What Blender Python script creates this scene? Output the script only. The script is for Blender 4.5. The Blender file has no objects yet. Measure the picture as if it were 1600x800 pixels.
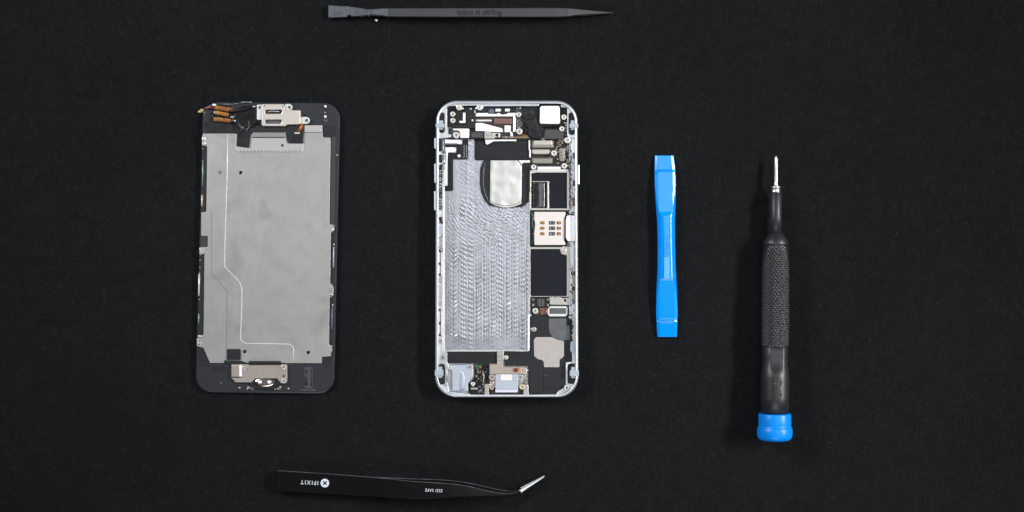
import bpy, bmesh, math, random
import numpy as np
from mathutils import Vector, Matrix, noise as mnoise
from mathutils.geometry import tessellate_polygon
PI = math.pi
S = bpy.context.scene
COL = S.collection

# ------------------------------------------------------------------ camera, world, lights, exposure
H = 0.70                       # camera height above the cloth (m)
PXM = 3335.0                   # photograph pixels per metre on the cloth
cam_d = bpy.data.cameras.new('camera'); cam = bpy.data.objects.new('camera', cam_d); COL.objects.link(cam)
cam.location = (0, 0, H); cam.rotation_euler = (0, 0, 0)
cam_d.sensor_width = 36; cam_d.lens = 36 * H / (1600 / PXM)
cam_d.clip_start = 0.01; cam_d.clip_end = 50
S.camera = cam
W = bpy.data.worlds.new('World'); S.world = W; W.use_nodes = True
bg = W.node_tree.nodes['Background']; bg.inputs[0].default_value = (0.80, 0.90, 1.0, 1); bg.inputs[1].default_value = 0.04

def area(name, loc, aim, sx, sy, power, col, spread):
    l = bpy.data.lights.new(name, 'AREA'); l.shape = 'RECTANGLE'; l.size = sx; l.size_y = sy
    l.energy = power; l.color = col; l.spread = math.radians(spread)
    o = bpy.data.objects.new(name, l); COL.objects.link(o); o.location = loc
    o.rotation_euler = (Vector(aim) - Vector(loc)).to_track_quat('-Z', 'Y').to_euler()
    return o
area('softbox_right', (0.76, 0.22, 0.56), (0.05, 0.02, 0), 0.80, 0.06, 1.22, (1.0, 0.985, 0.96), 43)
area('softbox_left', (-0.72, 0.44, 0.60), (-0.05, 0.0, 0), 0.34, 0.34, 0.66, (0.93, 0.97, 1.0), 43)
area('softbox_front', (0.0, -0.85, 0.75), (0.0, 0.02, 0), 0.6, 0.3, 0.30, (0.93, 0.96, 1.0), 46)
area('softbox_overhead', (0.31, 0.22, 1.5), (0.02, 0.0, 0), 0.95, 0.7, 0.58, (0.97, 0.985, 1.0), 60)
S.view_settings.view_transform = 'Standard'; S.view_settings.look = 'None'
S.view_settings.exposure = 0.0; S.view_settings.gamma = 1
S.render.resolution_x = 1024; S.render.resolution_y = 512

# ------------------------------------------------------------------ helpers
def P(px, py, z=0.0):
    """photo pixel + real height in mm -> metres in the flat lay"""
    k = (H - z / 1000) / H / PXM
    return ((px - 800) * k, (400 - py) * k, z / 1000)

def lin(c):
    c /= 255
    return c / 12.92 if c <= .04045 else ((c + .055) / 1.055) ** 2.4

MATS = {}
def mat(name, rgb, metal=0.0, rough=0.5, var=0.0, vscale=300, bump=0.0, bscale=1500, spec=None, rvar=0.0, coat=0.0, stretch=None):
    """rgb is the surface's own colour in sRGB 0-255"""
    if name in MATS: return MATS[name]
    m = bpy.data.materials.new(name); m.use_nodes = True; nt = m.node_tree; b = nt.nodes['Principled BSDF']
    c = [lin(v) for v in rgb]
    b.inputs['Base Color'].default_value = (*c, 1); b.inputs['Metallic'].default_value = metal
    b.inputs['Roughness'].default_value = rough
    if spec is not None: b.inputs['Specular IOR Level'].default_value = spec
    if coat: b.inputs['Coat Weight'].default_value = coat; b.inputs['Coat Roughness'].default_value = 0.12
    tc = nt.nodes.new('ShaderNodeTexCoord'); src = tc.outputs['Object']
    if stretch:
        mp = nt.nodes.new('ShaderNodeMapping'); mp.inputs['Scale'].default_value = stretch
        nt.links.new(src, mp.inputs[0]); src = mp.outputs[0]
    def nz(sc, det=4):
        n = nt.nodes.new('ShaderNodeTexNoise'); n.inputs['Scale'].default_value = sc; n.inputs['Detail'].default_value = det
        nt.links.new(src, n.inputs['Vector']); return n
    if var:
        n = nz(vscale); mr = nt.nodes.new('ShaderNodeMapRange')
        mr.inputs['From Min'].default_value = .3; mr.inputs['From Max'].default_value = .7
        mr.inputs['To Min'].default_value = 1 - var; mr.inputs['To Max'].default_value = 1 + var
        nt.links.new(n.outputs['Fac'], mr.inputs['Value'])
        mx = nt.nodes.new('ShaderNodeVectorMath'); mx.operation = 'SCALE'; mx.inputs[0].default_value = c
        nt.links.new(mr.outputs[0], mx.inputs['Scale']); nt.links.new(mx.outputs[0], b.inputs['Base Color'])
    if rvar:
        n = nz(vscale * .6); mr = nt.nodes.new('ShaderNodeMapRange')
        mr.inputs['From Min'].default_value = .3; mr.inputs['From Max'].default_value = .7
        mr.inputs['To Min'].default_value = max(.05, rough - rvar); mr.inputs['To Max'].default_value = rough + rvar
        nt.links.new(n.outputs['Fac'], mr.inputs['Value']); nt.links.new(mr.outputs[0], b.inputs['Roughness'])
    if bump:
        n = nz(bscale, 3); bp = nt.nodes.new('ShaderNodeBump'); bp.inputs['Strength'].default_value = 1
        bp.inputs['Distance'].default_value = bump / 1000
        nt.links.new(n.outputs['Fac'], bp.inputs['Height']); nt.links.new(bp.outputs[0], b.inputs['Normal'])
    MATS[name] = m
    return m

SILVER = mat('anodised_silver', (218, 221, 228), .7, .40, var=.03, bump=.006, bscale=4000)
RIMSIDE = SILVER
ALU = mat('bare_aluminium', (220, 223, 228), .8, .42, var=.05, vscale=900, bump=.01, bscale=3000)
MILLED = mat('milled_aluminium', (194, 197, 206), .85, .34, var=.08, vscale=160, rvar=.08)
STEEL = mat('stamped_steel', (196, 192, 185), .75, .40, var=.05, vscale=700, bump=.008, bscale=2500)
WARM = mat('warm_stamped_steel', (190, 176, 166), .7, .42, var=.06, vscale=500, bump=.008, bscale=2500)
WHITEM = mat('pale_plated_metal', (212, 211, 210), .35, .42, var=.02)
BRIGHT = mat('white_plated_cover', (236, 235, 236), .1, .35)
SCREW = mat('screw_metal', (214, 211, 206), .6, .35, bump=.01, bscale=6000)
HOLE = mat('dark_recess', (14, 14, 15), 0, .6)
BLK = mat('black_film', (27, 28, 31), 0, .45, spec=.3, var=.15, vscale=500, bump=.01, bscale=1500)
BLKM = mat('matte_black_foam', (20, 20, 21), 0, .9, bump=.03, bscale=5000)
DKG = mat('dark_grey_plastic', (31, 33, 36), 0, .5, spec=.3, var=.10, vscale=300, bump=.008, bscale=3000)
FOAM = mat('grey_foam', (66, 66, 68), 0, .9, var=.15, vscale=2500, bump=.06, bscale=4000)
GLOSS = mat('glossy_dark_film', (38, 40, 44), 0, .16, bump=.05, bscale=350, coat=.5)
PCB = mat('circuit_board', (34, 33, 29), 0, .45, var=.5, vscale=2500, bump=.02, bscale=5000)
CHIP = mat('graphite_shield', (13, 16, 26), .0, .5, spec=.25, var=.10, vscale=60)
GOLD = mat('gold_contact', (190, 132, 66), .8, .35, var=.15, vscale=2500)
AMBER = mat('amber_flex', (172, 112, 54), .4, .38, var=.2, vscale=900, bump=.02, bscale=2500)
COPPER = mat('copper_connector', (118, 88, 82), .5, .45, var=.3, vscale=3000, bump=.03, bscale=3500)
NICKEL = mat('nickel_connector', (150, 144, 136), .7, .36, var=.12, vscale=2500)
GREEN = mat('green_solder_mask', (18, 110, 100), .1, .4, var=.4, vscale=2500)
PALEB = mat('pale_blue_grey_cover', (174, 182, 194), .35, .5, var=.03, vscale=300)
TRANS = mat('antenna_plastic', (158, 166, 178), 0, .4)
CREAM = mat('cream_card_reader', (214, 206, 201), .25, .42, var=.03, vscale=700)
STICK = mat('grey_sticker', (182, 175, 172), .55, .5, var=.07, vscale=900, bump=.03, bscale=2500)
GREYF = mat('grey_satin_film', (92, 95, 98), .3, .38, var=.16, vscale=250, bump=.02, bscale=500)
PURP = mat('dull_violet_plastic', (92, 92, 112), .1, .45, var=.3, vscale=3000)
REDB = mat('dark_red_flex', (84, 30, 22), .1, .4, var=.3, vscale=2000)
BEZEL = mat('black_bezel_plastic', (40, 42, 46), 0, .42, spec=.35, var=.05, vscale=200, bump=.004, bscale=4000)
GLASS = mat('glass_edge', (20, 34, 48), .1, .12, coat=1)
PLATE = mat('smudged_backplate', (184, 181, 178), .78, .42, var=.10, vscale=62, rvar=.09, bump=.004, bscale=3000)
def smudge_nodes(m, base):
    nt = m.node_tree; b = nt.nodes['Principled BSDF']; L = nt.links; tc = nt.nodes.new('ShaderNodeTexCoord')
    def nz(sc, det, ro, off=0, st=(1, 1, 1)):
        mp = nt.nodes.new('ShaderNodeMapping'); mp.inputs['Location'].default_value = (off, off * .7, 0); mp.inputs['Scale'].default_value = st
        L.new(tc.outputs['Object'], mp.inputs[0]); n = nt.nodes.new('ShaderNodeTexNoise'); n.inputs['Scale'].default_value = sc; n.inputs['Detail'].default_value = det; n.inputs['Roughness'].default_value = ro
        n.inputs['Distortion'].default_value = .6; L.new(mp.outputs[0], n.inputs['Vector']); return n.outputs['Fac']
    def rg(v, a, c, lo, hi):
        q = nt.nodes.new('ShaderNodeMapRange'); q.interpolation_type = 'SMOOTHSTEP'
        for k_, v_ in zip(('From Min', 'From Max', 'To Min', 'To Max'), (a, c, lo, hi)): q.inputs[k_].default_value = v_
        L.new(v, q.inputs['Value']); return q.outputs[0]
    def mu(a, c): q = nt.nodes.new('ShaderNodeMath'); q.operation = 'MULTIPLY'; L.new(a, q.inputs[0]); L.new(c, q.inputs[1]); return q.outputs[0]
    patch = rg(nz(70, 3, .5, .31), .57, .72, 1, .87); broad = rg(nz(17, 2, .5, .05), .3, .7, .97, 1.02); grain = rg(nz(900, 4, .7, 0, (1, .12, 1)), .3, .7, .975, 1.025)
    dust = rg(nz(600, 3, .8, .8), .70, .78, 1, 1.12)
    v = mu(mu(patch, broad), mu(grain, dust)); sc = nt.nodes.new('ShaderNodeVectorMath'); sc.operation = 'SCALE'; sc.inputs[0].default_value = [lin(q) for q in base]
    L.new(v, sc.inputs['Scale']); L.new(sc.outputs[0], b.inputs['Base Color'])
    L.new(rg(nz(110, 4, .6, .5), .3, .7, .41, .45), b.inputs['Roughness'])
for l_ in [l for l in PLATE.node_tree.links if l.to_socket.name in ('Base Color', 'Roughness')]: PLATE.node_tree.links.remove(l_)
smudge_nodes(PLATE, (185, 183, 181))
PLATEL = mat('light_backplate', (192, 189, 186), .74, .46, var=.03, vscale=80)
RIDGE = mat('pressed_ridge', (214, 214, 214), .3, .4)
SMUDGE = mat('dull_backplate', (118, 118, 119), .6, .5)

class MB:
    def __init__(s): s.v = []; s.f = []; s.m = []; s.sm = []; s.mats = []
    def mi(s, m):
        if m not in s.mats: s.mats.append(m)
        return s.mats.index(m)
    def add(s, vs, fs, m, smooth=False):
        o = len(s.v); s.v += [tuple(p) for p in vs]; i = s.mi(m)
        for f in fs: s.f.append(tuple(a + o for a in f)); s.m.append(i); s.sm.append(smooth)
        return s
    def build(s, name, parent=None):
        V = np.array(s.v, dtype=float); lo = V.min(0); hi = V.max(0)
        c = (lo + hi) / 2; c[2] = lo[2]
        me = bpy.data.meshes.new(name); me.from_pydata((V - c).tolist(), [], s.f)
        for m in s.mats: me.materials.append(m)
        me.polygons.foreach_set('material_index', s.m); me.polygons.foreach_set('use_smooth', s.sm)
        me.update()
        o = bpy.data.objects.new(name, me); COL.objects.link(o)
        if parent:
            o.parent = parent; o.location = Vector(c) - ORG[parent.name]
        else: o.location = c
        ORG[o.name] = Vector(c)
        return o
ORG = {}

def root(name, label, cat, px, py):
    o = bpy.data.objects.new(name, None); COL.objects.link(o); o.empty_display_size = .01
    o.location = P(px, py, 0); ORG[o.name] = Vector(o.location)
    o['label'] = label; o['category'] = cat
    return o

def rp(pts, r=0.0, n=5):
    """round the corners of a polygon; a point may carry its own radius"""
    out = []; N = len(pts)
    for i in range(N):
        p = pts[i]; rr = p[2] if len(p) > 2 else r
        a = Vector(pts[i - 1][:2]); b = Vector(p[:2]); c = Vector(pts[(i + 1) % N][:2])
        if rr <= 0: out.append(tuple(b)); continue
        d1 = (a - b); d2 = (c - b); l1 = d1.length; l2 = d2.length; d1 /= l1; d2 /= l2
        ang = d1.angle(d2)
        if ang > 3.1: out.append(tuple(b)); continue
        t = min(rr / math.tan(ang / 2), l1 * .49, l2 * .49); re = t * math.tan(ang / 2)
        cen = b + (d1 + d2).normalized() * (re / math.sin(ang / 2))
        s0 = b + d1 * t - cen; s1 = b + d2 * t - cen
        a0 = math.atan2(s0.y, s0.x); a1 = math.atan2(s1.y, s1.x); da = (a1 - a0 + PI) % (2 * PI) - PI
        nn = max(2, int(n * (1 + re / 6)))
        for k in range(nn + 1):
            th = a0 + da * k / nn; out.append((cen.x + re * math.cos(th), cen.y + re * math.sin(th)))
    return out

def rect(x0, y0, x1, y1, r=0): return rp([(x0, y0), (x1, y0), (x1, y1), (x0, y1)], r)
def circ(x, y, r, n=20, ry=None): return [(x + r * math.cos(2 * PI * k / n), y + (ry or r) * math.sin(2 * PI * k / n)) for k in range(n)]
def sarea(l): return sum(l[i - 1][0] * l[i][1] - l[i][0] * l[i - 1][1] for i in range(len(l))) / 2
def inset(l, d):
    """move a loop to the left of its direction by d (miter, limited)"""
    out = []; N = len(l)
    for i in range(N):
        a = Vector(l[i - 1]); b = Vector(l[i]); c = Vector(l[(i + 1) % N])
        e1 = b - a; e2 = c - b
        if e1.length < 1e-9: e1 = e2
        if e2.length < 1e-9: e2 = e1
        e1.normalize(); e2.normalize()
        n1 = Vector((-e1.y, e1.x)); n2 = Vector((-e2.y, e2.x)); m = n1 + n2
        if m.length < 1e-6: m = n1
        m.normalize(); k = max(.5, m.dot(n1)); out.append(tuple(b + m * (d / k)))
    return out

def plate(mb, loop, z0, z1, m, bev=0.12, holes=(), side=None):
    """solid with bevelled top edge; loop in photo pixels at the top's height, z and bev in mm"""
    bp = min(bev, (z1 - z0) * .5) * PXM / 1000 * 1.0
    loops = [list(loop)] + [list(h) for h in holes]
    if sarea(loops[0]) < 0: loops[0].reverse()
    for i in range(1, len(loops)):
        if sarea(loops[i]) > 0: loops[i].reverse()
    vs = []; fs = []; tops = []; b = bp * 1000 / PXM
    for lp in loops:
        n = len(lp); o = len(vs)
        lv = [(lp, z0), (lp, z1 - b)] if b > 0 else [(lp, z0), (lp, z1)]
        if b > 0: lv += [(inset(lp, bp * .3), z1 - b * .3), (inset(lp, bp), z1)]
        for q, z in lv:
            w0 = [P(x, y, z1) for x, y in q]; vs += [(a, c, z / 1000) for a, c, _ in w0]
        for r in range(len(lv) - 1):
            for i in range(n):
                j = (i + 1) % n; fs.append((o + r * n + i, o + r * n + n * 1 + i, o + r * n + n + j, o + r * n + j))
        tops.append([o + (len(lv) - 1) * n + i for i in range(n)])
    tri = tessellate_polygon([[Vector(vs[i]) for i in t] for t in tops])
    flat = [i for t in tops for i in t]
    top = []
    for t in tri:
        a, c, d = [flat[i] for i in t]
        A, C, D = Vector(vs[a]), Vector(vs[c]), Vector(vs[d])
        top.append((a, c, d) if (C - A).cross(D - A).z > 0 else (a, d, c))
    mb.add(vs, fs, side or m); o = len(mb.v) - len(vs); i = mb.mi(m)
    for f in top: mb.f.append(tuple(a + o for a in f)); mb.m.append(i); mb.sm.append(False)
    return mb

def pl(name, parent, loop, z0, z1, m, bev=.12, holes=(), side=None):
    return plate(MB(), loop, z0, z1, m, bev, holes, side).build(name, parent)

def sweep(mb, loop, prof, m, smooth=True, inner=1):
    """closed ring: profile of (inset px, z mm); loop at true outer edge"""
    lp = list(loop)
    if sarea(lp) < 0: lp.reverse()
    n = len(lp); vs = []; fs = []
    for d, z in prof: vs += [P(x, y, z) for x, y in inset(lp, d)]
    for r in range(len(prof) - 1):
        for i in range(n):
            j = (i + 1) % n; fs.append((r * n + i, (r + 1) * n + i, (r + 1) * n + j, r * n + j))
    return mb.add(vs, fs, m, smooth)

def box(mb, x0, y0, x1, y1, z0, z1, m):
    a = P(x0, y0, z1); b = P(x1, y1, z1); X0, X1 = sorted((a[0], b[0])); Y0, Y1 = sorted((a[1], b[1])); A, B = z0 / 1000, z1 / 1000
    v = [(X0, Y0, A), (X1, Y0, A), (X1, Y1, A), (X0, Y1, A), (X0, Y0, B), (X1, Y0, B), (X1, Y1, B), (X0, Y1, B)]
    mb.add(v, [(0, 3, 2, 1), (4, 5, 6, 7), (0, 1, 5, 4), (1, 2, 6, 5), (2, 3, 7, 6), (3, 0, 4, 7)], m)

def tube(mb, pts, r, m, n=8, flat=1.0, taper=None):
    """pts: (px,py,z mm); r in px; flat squashes the height"""
    W3 = [Vector(P(*p)) for p in pts]; vs = []; fs = []; N = len(W3)
    for i, p in enumerate(W3):
        t = (W3[min(i + 1, N - 1)] - W3[max(i - 1, 0)]).normalized()
        s = t.cross(Vector((0, 0, 1))); s = s.normalized() if s.length > 1e-6 else Vector((1, 0, 0)); u = s.cross(t)
        rr = (r if taper is None else r * taper[i]) / PXM
        for k in range(n):
            a = 2 * PI * k / n; vs.append(p + s * (rr * math.cos(a)) + u * (rr * flat * math.sin(a)))
    for i in range(N - 1):
        for k in range(n): k2 = (k + 1) % n; fs.append((i * n + k, i * n + k2, (i + 1) * n + k2, (i + 1) * n + k))
    fs.append(tuple(range(n))[::-1]); fs.append(tuple((N - 1) * n + k for k in range(n)))
    return mb.add(vs, fs, m, True)

def loft(mb, rings, m, smooth=True, caps=True):
    n = len(rings[0]); vs = [p for r in rings for p in r]; fs = []
    for i in range(len(rings) - 1):
        for k in range(n): k2 = (k + 1) % n; fs.append((i * n + k, i * n + k2, (i + 1) * n + k2, (i + 1) * n + k))
    if caps: fs.append(tuple(range(n))[::-1]); fs.append(tuple((len(rings) - 1) * n + k for k in range(n)))
    return mb.add(vs, fs, m, smooth)

def screw(parent, x, y, r, z, head=None, name='screw', washer=True):
    mb = MB(); m = head or SCREW
    if washer: plate(mb, circ(x, y, r, 24), z - .5, z, m, .1, holes=[circ(x, y, r * .45, 14)])
    else: plate(mb, circ(x, y, r, 24), z - .5, z, m, .2, holes=[circ(x, y, r * .3, 10)])
    k = r * .17; q = r * .42
    plate(mb, circ(x, y, r * (.46 if washer else .31), 14), z - .5, z - .25, HOLE, 0)  # dark disc paints in the shade down the screw recess
    if washer:
        cr = [(-k, -q), (k, -q), (k, -k), (q, -k), (q, k), (k, k), (k, q), (-k, q), (-k, k), (-q, k), (-q, -k), (-k, -k)]
        a = random.random()
        cr = [(x + u * math.cos(a) - v * math.sin(a), y + u * math.sin(a) + v * math.cos(a)) for u, v in cr]
        plate(mb, cr, z - .3, z - .15, NICKEL, 0)
    return mb.build(name, parent)

def smd(mb, x0, y0, x1, y1, n, z, seed, mats=None, s0=.8, s1=2.6):
    R = random.Random(seed); mats = mats or [NICKEL, GOLD, HOLE, STEEL, PCB, DKG]
    for _ in range(n):
        w = R.uniform(s0, s1); h = R.uniform(s0, s1); x = R.uniform(x0, x1 - w); y = R.uniform(y0, y1 - h)
        box(mb, x, y, x + w, y + h, z - .02, z + R.uniform(.15, .45), R.choice(mats))

def text(mb, s, px, py, width, rot, z, m, ext=.02, bold=0.0, hscale=1.0, sp=1.0):
    """flat lettering centred on a photo pixel; width in px; rot in degrees as seen in the photo"""
    cu = bpy.data.curves.new('t', 'FONT'); cu.body = s; cu.size = 1; cu.space_character = sp; cu.offset = bold; cu.resolution_u = 3
    cu.fill_mode = 'BOTH'; cu.extrude = .01
    o = bpy.data.objects.new('t', cu); COL.objects.link(o)
    bpy.context.view_layer.update()
    dg = bpy.context.evaluated_depsgraph_get(); me = bpy.data.meshes.new_from_object(o.evaluated_get(dg))
    V = np.array([v.co[:] for v in me.vertices]); F = [tuple(p.vertices) for p in me.polygons]
    bpy.data.objects.remove(o); bpy.data.curves.remove(cu); bpy.data.meshes.remove(me)
    lo = V.min(0); hi = V.max(0); V -= (lo + hi) / 2; k = width / (hi[0] - lo[0]) / PXM
    V[:, 0] *= k; V[:, 1] *= k * hscale; sg = np.sign(V[:, 2]) * ext / 1000; zf = z if callable(z) else None; z = z(px) if zf else z
    a = math.radians(rot); c = P(px, py, z)
    X = V[:, 0] * math.cos(a) - V[:, 1] * math.sin(a) + c[0]; Y = V[:, 0] * math.sin(a) + V[:, 1] * math.cos(a) + c[1]; V[:, 2] = sg + (np.array([zf(800 + q * PXM) for q in X]) / 1000 if zf else z / 1000)
    mb.add(np.stack([X, Y, V[:, 2]], 1).tolist(), F, m)

def grid(mb, X, Y, Z, m, smooth=True):
    """X,Y px arrays, Z mm array (same 2-D shape)"""
    k = (H - Z / 1000) / H / PXM; A = (X - 800) * k; B = (400 - Y) * k; h, w = X.shape
    vs = np.stack([A.ravel(), B.ravel(), Z.ravel() / 1000], 1).tolist()
    i = np.arange(h * w).reshape(h, w); fs = np.stack([i[:-1, :-1], i[1:, :-1], i[1:, 1:], i[:-1, 1:]], -1).reshape(-1, 4).tolist()
    mb.add(vs, fs, m, smooth)

# ------------------------------------------------------------------ the cloth
def cloth_mat():
    m = bpy.data.materials.new('black_felt'); m.use_nodes = True; nt = m.node_tree; b = nt.nodes['Principled BSDF']; L = nt.links
    tc = nt.nodes.new('ShaderNodeTexCoord')
    def nz(sc, det, rough=.6, sx=1, sy=1, rot=0):
        mp = nt.nodes.new('ShaderNodeMapping'); mp.inputs['Scale'].default_value = (sx, sy, 1); mp.inputs['Rotation'].default_value[2] = rot
        n = nt.nodes.new('ShaderNodeTexNoise'); n.inputs['Scale'].default_value = sc; n.inputs['Detail'].default_value = det; n.inputs['Roughness'].default_value = rough
        L.new(tc.outputs['Object'], mp.inputs[0]); L.new(mp.outputs[0], n.inputs['Vector']); return n.outputs['Fac']
    def ramp(src, a, b_, lo, hi):
        r = nt.nodes.new('ShaderNodeMapRange'); r.inputs['From Min'].default_value = a; r.inputs['From Max'].default_value = b_
        r.inputs['To Min'].default_value = lo; r.inputs['To Max'].default_value = hi; L.new(src, r.inputs['Value']); return r.outputs[0]
    def mul(a, c):
        q = nt.nodes.new('ShaderNodeMath'); q.operation = 'MULTIPLY'; L.new(a, q.inputs[0]); L.new(c, q.inputs[1]); return q.outputs[0]
    big = ramp(nz(14, 4), .3, .7, .88, 1.12); f1 = ramp(nz(900, 3, .7, 1, .35, .3), .3, .7, .75, 1.25)
    f2 = ramp(nz(900, 3, .7, .35, 1, -.2), .3, .7, .78, 1.22); lint = ramp(nz(420, 5, .75), .58, .76, 1.0, 2.3)
    v = mul(mul(big, f1), mul(f2, mul(lint, ramp(nz(150, 5, .8), .35, .65, .8, 1.2))))
    sc = nt.nodes.new('ShaderNodeVectorMath'); sc.operation = 'SCALE'; sc.inputs[0].default_value = (.0059, .0062, .0070)
    L.new(v, sc.inputs['Scale']); L.new(sc.outputs[0], b.inputs['Base Color'])
    b.inputs['Roughness'].default_value = 1; b.inputs['Specular IOR Level'].default_value = .06
    b.inputs['Sheen Weight'].default_value = .03; b.inputs['Sheen Roughness'].default_value = .6
    bp = nt.nodes.new('ShaderNodeBump'); bp.inputs['Distance'].default_value = .00035; bp.inputs['Strength'].default_value = .8
    L.new(f1, bp.inputs['Height']); L.new(bp.outputs[0], b.inputs['Normal'])
    return m
me = bpy.data.meshes.new('ground_cloth'); me.from_pydata([(-1.6, -1.6, 0), (1.6, -1.6, 0), (1.6, 1.6, 0), (-1.6, 1.6, 0)], [], [(0, 1, 2, 3)])
me.materials.append(cloth_mat()); g = bpy.data.objects.new('ground_cloth', me); COL.objects.link(g); g['kind'] = 'structure'
# loose lint and dust on the cloth
R = random.Random(5); mb = MB(); LINT = mat('pale_lint', (50, 51, 54), 0, .9)
for i in range(4600):
    x = R.uniform(-30, 1630); y = R.uniform(-30, 830); a = R.uniform(0, PI); n = 4
    big_ = R.random() < .035; L_ = R.choice([R.uniform(2, 6), R.uniform(5, 16)]) if not big_ else R.uniform(1, 2.2); w = R.uniform(.08, .17) if not big_ else R.uniform(.3, .6)
    pts = []; bend = R.uniform(-.5, .5)
    for k in range(n): pts.append((x, y, .06 + .1 * R.random())); x += math.cos(a) * L_ / n; y += math.sin(a) * L_ / n; a += bend
    tube(mb, pts, w, LINT, 4)
o = mb.build('lint'); o['kind'] = 'stuff'; o['label'] = 'fine pale lint and dust specks scattered over the black cloth'; o['category'] = 'lint'

# ------------------------------------------------------------------ the opened phone
random.seed(3)
ph = root('opened_phone', 'silver phone housing lying open with circuit board, camera and bare milled metal back exposed', 'phone', 791, 389)
OUT = rp([(681.2, 157.4), (902.4, 157.4), (903.9, 621.0), (679.9, 621.0)], 33, 10)
mb = MB()
sweep(mb, OUT, [(9, 0.0), (3.2, .12), (1.2, .8), (.35, 1.8), (0, 3.2), (.2, 4.6), (.6, 5.6), (1.2, 6.15), (2.0, 6.42), (3.0, 6.5), (3.9, 6.5), (4.2, 6.4), (4.4, 6.0), (4.4, 1.0)], SILVER)
frame = mb.build('frame', ph)
lp = inset(OUT if sarea(OUT) > 0 else OUT[::-1], 4.3)
pl('back_shell', ph, lp, .05, .95, ALU, 0)
# milled floor as real relief
xs = np.arange(694.5, 828.01, .5); ys = np.arange(217, 547.01, .5); X, Y = np.meshgrid(xs, ys)
rng = np.random.RandomState(4)
def vnoise(X, Y, sc, seed):
    r = np.random.RandomState(seed); T = r.rand(400, 400); u = X / sc; v = Y / sc
    i = np.floor(u).astype(int); j = np.floor(v).astype(int); a = u - i; b = v - j; a = a * a * (3 - 2 * a); b = b * b * (3 - 2 * b)
    i %= 399; j %= 399
    return (T[i, j] * (1 - a) + T[i + 1, j] * a) * (1 - b) + (T[i, j + 1] * (1 - a) + T[i + 1, j + 1] * a) * b
def sstep(a, b, x): t = np.clip((x - a) / (b - a), 0, 1); return t * t * (3 - 2 * t)
wob = (vnoise(X, Y, 9, 1) - .5) * 3 + (vnoise(X, Y, 28, 2) - .5) * 6
Z = np.zeros_like(X)
low = sstep(335, 420, Y + (X - 760) * .25); calm = sstep(330, 300, Y) * sstep(775, 740, X)
hA = np.zeros_like(X)
for k in range(-1, 12):       # cutter passes in columns, scalloped arcs down each column
    for (off, hwid, strength) in ((0, 3.9, 1.0), (6, 2.4, .42)):
        cx = 699 + 11.9 * k + off + rng.uniform(-.6, .6); u = (X - cx) / (hwid + 1.6 * (1 - low)); inside = np.clip(1 - np.abs(u) ** 3, 0, 1)
        amp = strength * (.7 + .5 * rng.rand()) * (.25 + 1.3 * vnoise(X * 0 + cx, Y, 13 + 6 * rng.rand(), 40 + k)); ph_ = rng.rand() * 7
        arc = Y + rng.choice([3.2, 2.2, -1.6]) * u + 2.2 * u * u + wob * (.35 + .7 * (1 - low)) + ph_ + 2.5 * vnoise(X, Y, 17, 60 + k)
        s = (np.sin(2 * PI * arc / 7.3) * .5 + .5) ** 1.5
        hA = np.maximum(hA, inside * (.3 + s * amp * 1.5))
groove = np.exp(-((((X - 705 + 6) % 11.9) - 0.6) / .7) ** 2)
sw = np.abs(np.sin(PI * (np.hypot((X - 792) * .9 + wob * 2, Y - 300 + wob * 2)) / 4.6 + 3 * vnoise(X, Y, 15, 7)))
sw2 = np.abs(np.sin(PI * (X * .55 - Y * .83 + wob * 2.5) / 5.2)) * np.abs(np.sin(PI * (X * .8 + Y * .5 + wob * 2.5) / 6.5))
Z = .092 * hA * (.35 + .65 * low) * (.45 + 1.1 * vnoise(X, Y, 22, 14)) - .05 * groove * low + .045 * sw2 * (1 - low * .8) + .03 * sw * (1 - low) + .015 * vnoise(X, Y, 3.2, 9) + .04 * vnoise(X, Y, 8, 10)
flat = 1 - .75 * sstep(524, 536, Y); edgeL = sstep(694, 716, X); Z = Z * flat * (.45 + .55 * edgeL) * (1 - .55 * calm) + .05 * np.exp(-((X - 730) / 2.2) ** 2) * np.abs(np.sin(PI * Y / 7.6)) * calm
mb = MB(); grid(mb, X, Y, 1.0 + Z, MILLED); mb.build('milled_floor', ph)
pl('battery_bay_rim', ph, rp([(692.5, 238), (692.5, 549.5, 2), (826.5, 549.5, 2), (826.5, 492), (828.6, 492), (828.6, 300), (827, 300), (825, 545.6, 2), (825, 547.4, 2), (694.8, 547.4, 2), (694.8, 238)], 0), .9, 2.0, WHITEM, .15)

# side ledges with pockets and spring clips
def ledge(name, pts, z, r=1, m=ALU, holes=()): return pl(name, ph, rp(pts, r), .9, z, m, .15, holes)
ledge('side_ledge', [(684.2, 203), (695.5, 203), (695.5, 216), (693.5, 300), (692.3, 548), (699, 551), (699, 567), (684, 568), (683.6, 400)], 2.6)
ledge('side_ledge', [(889.5, 214), (899, 214), (899.5, 400), (900, 566), (891, 566), (889, 500), (889, 300)], 2.6)
ledge('corner_ledge', [(686, 183), (693, 168), (706, 163), (706, 165), (698.5, 167), (698.5, 200), (704, 199), (705, 214), (684.5, 216)], 4.6, 1.2, ALU)
ledge('corner_ledge', [(876, 162.5), (886, 165), (895, 172), (899.5, 186), (899.5, 216), (889, 216), (886.5, 212), (886.5, 168), (876, 167)], 4.8, 1.2, ALU)
ledge('corner_ledge', [(684, 566), (699, 566), (701, 571), (697, 592), (702, 612), (735, 615.5), (735, 617.4), (712, 617.4), (695, 611), (685, 597)], 3.6, 1.2, ALU)
ledge('corner_ledge', [(884, 566), (900, 565), (899.5, 590), (893, 606), (880, 615), (872, 617.5), (868, 617.5), (872, 612), (884, 604)], 3.6, 1.2, ALU)
ledge('top_ledge', [(700, 162), (842, 162.2), (842, 165.2), (752, 165.6), (748, 164.5), (700, 165.5)], 5.4, .6, ALU)

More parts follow.
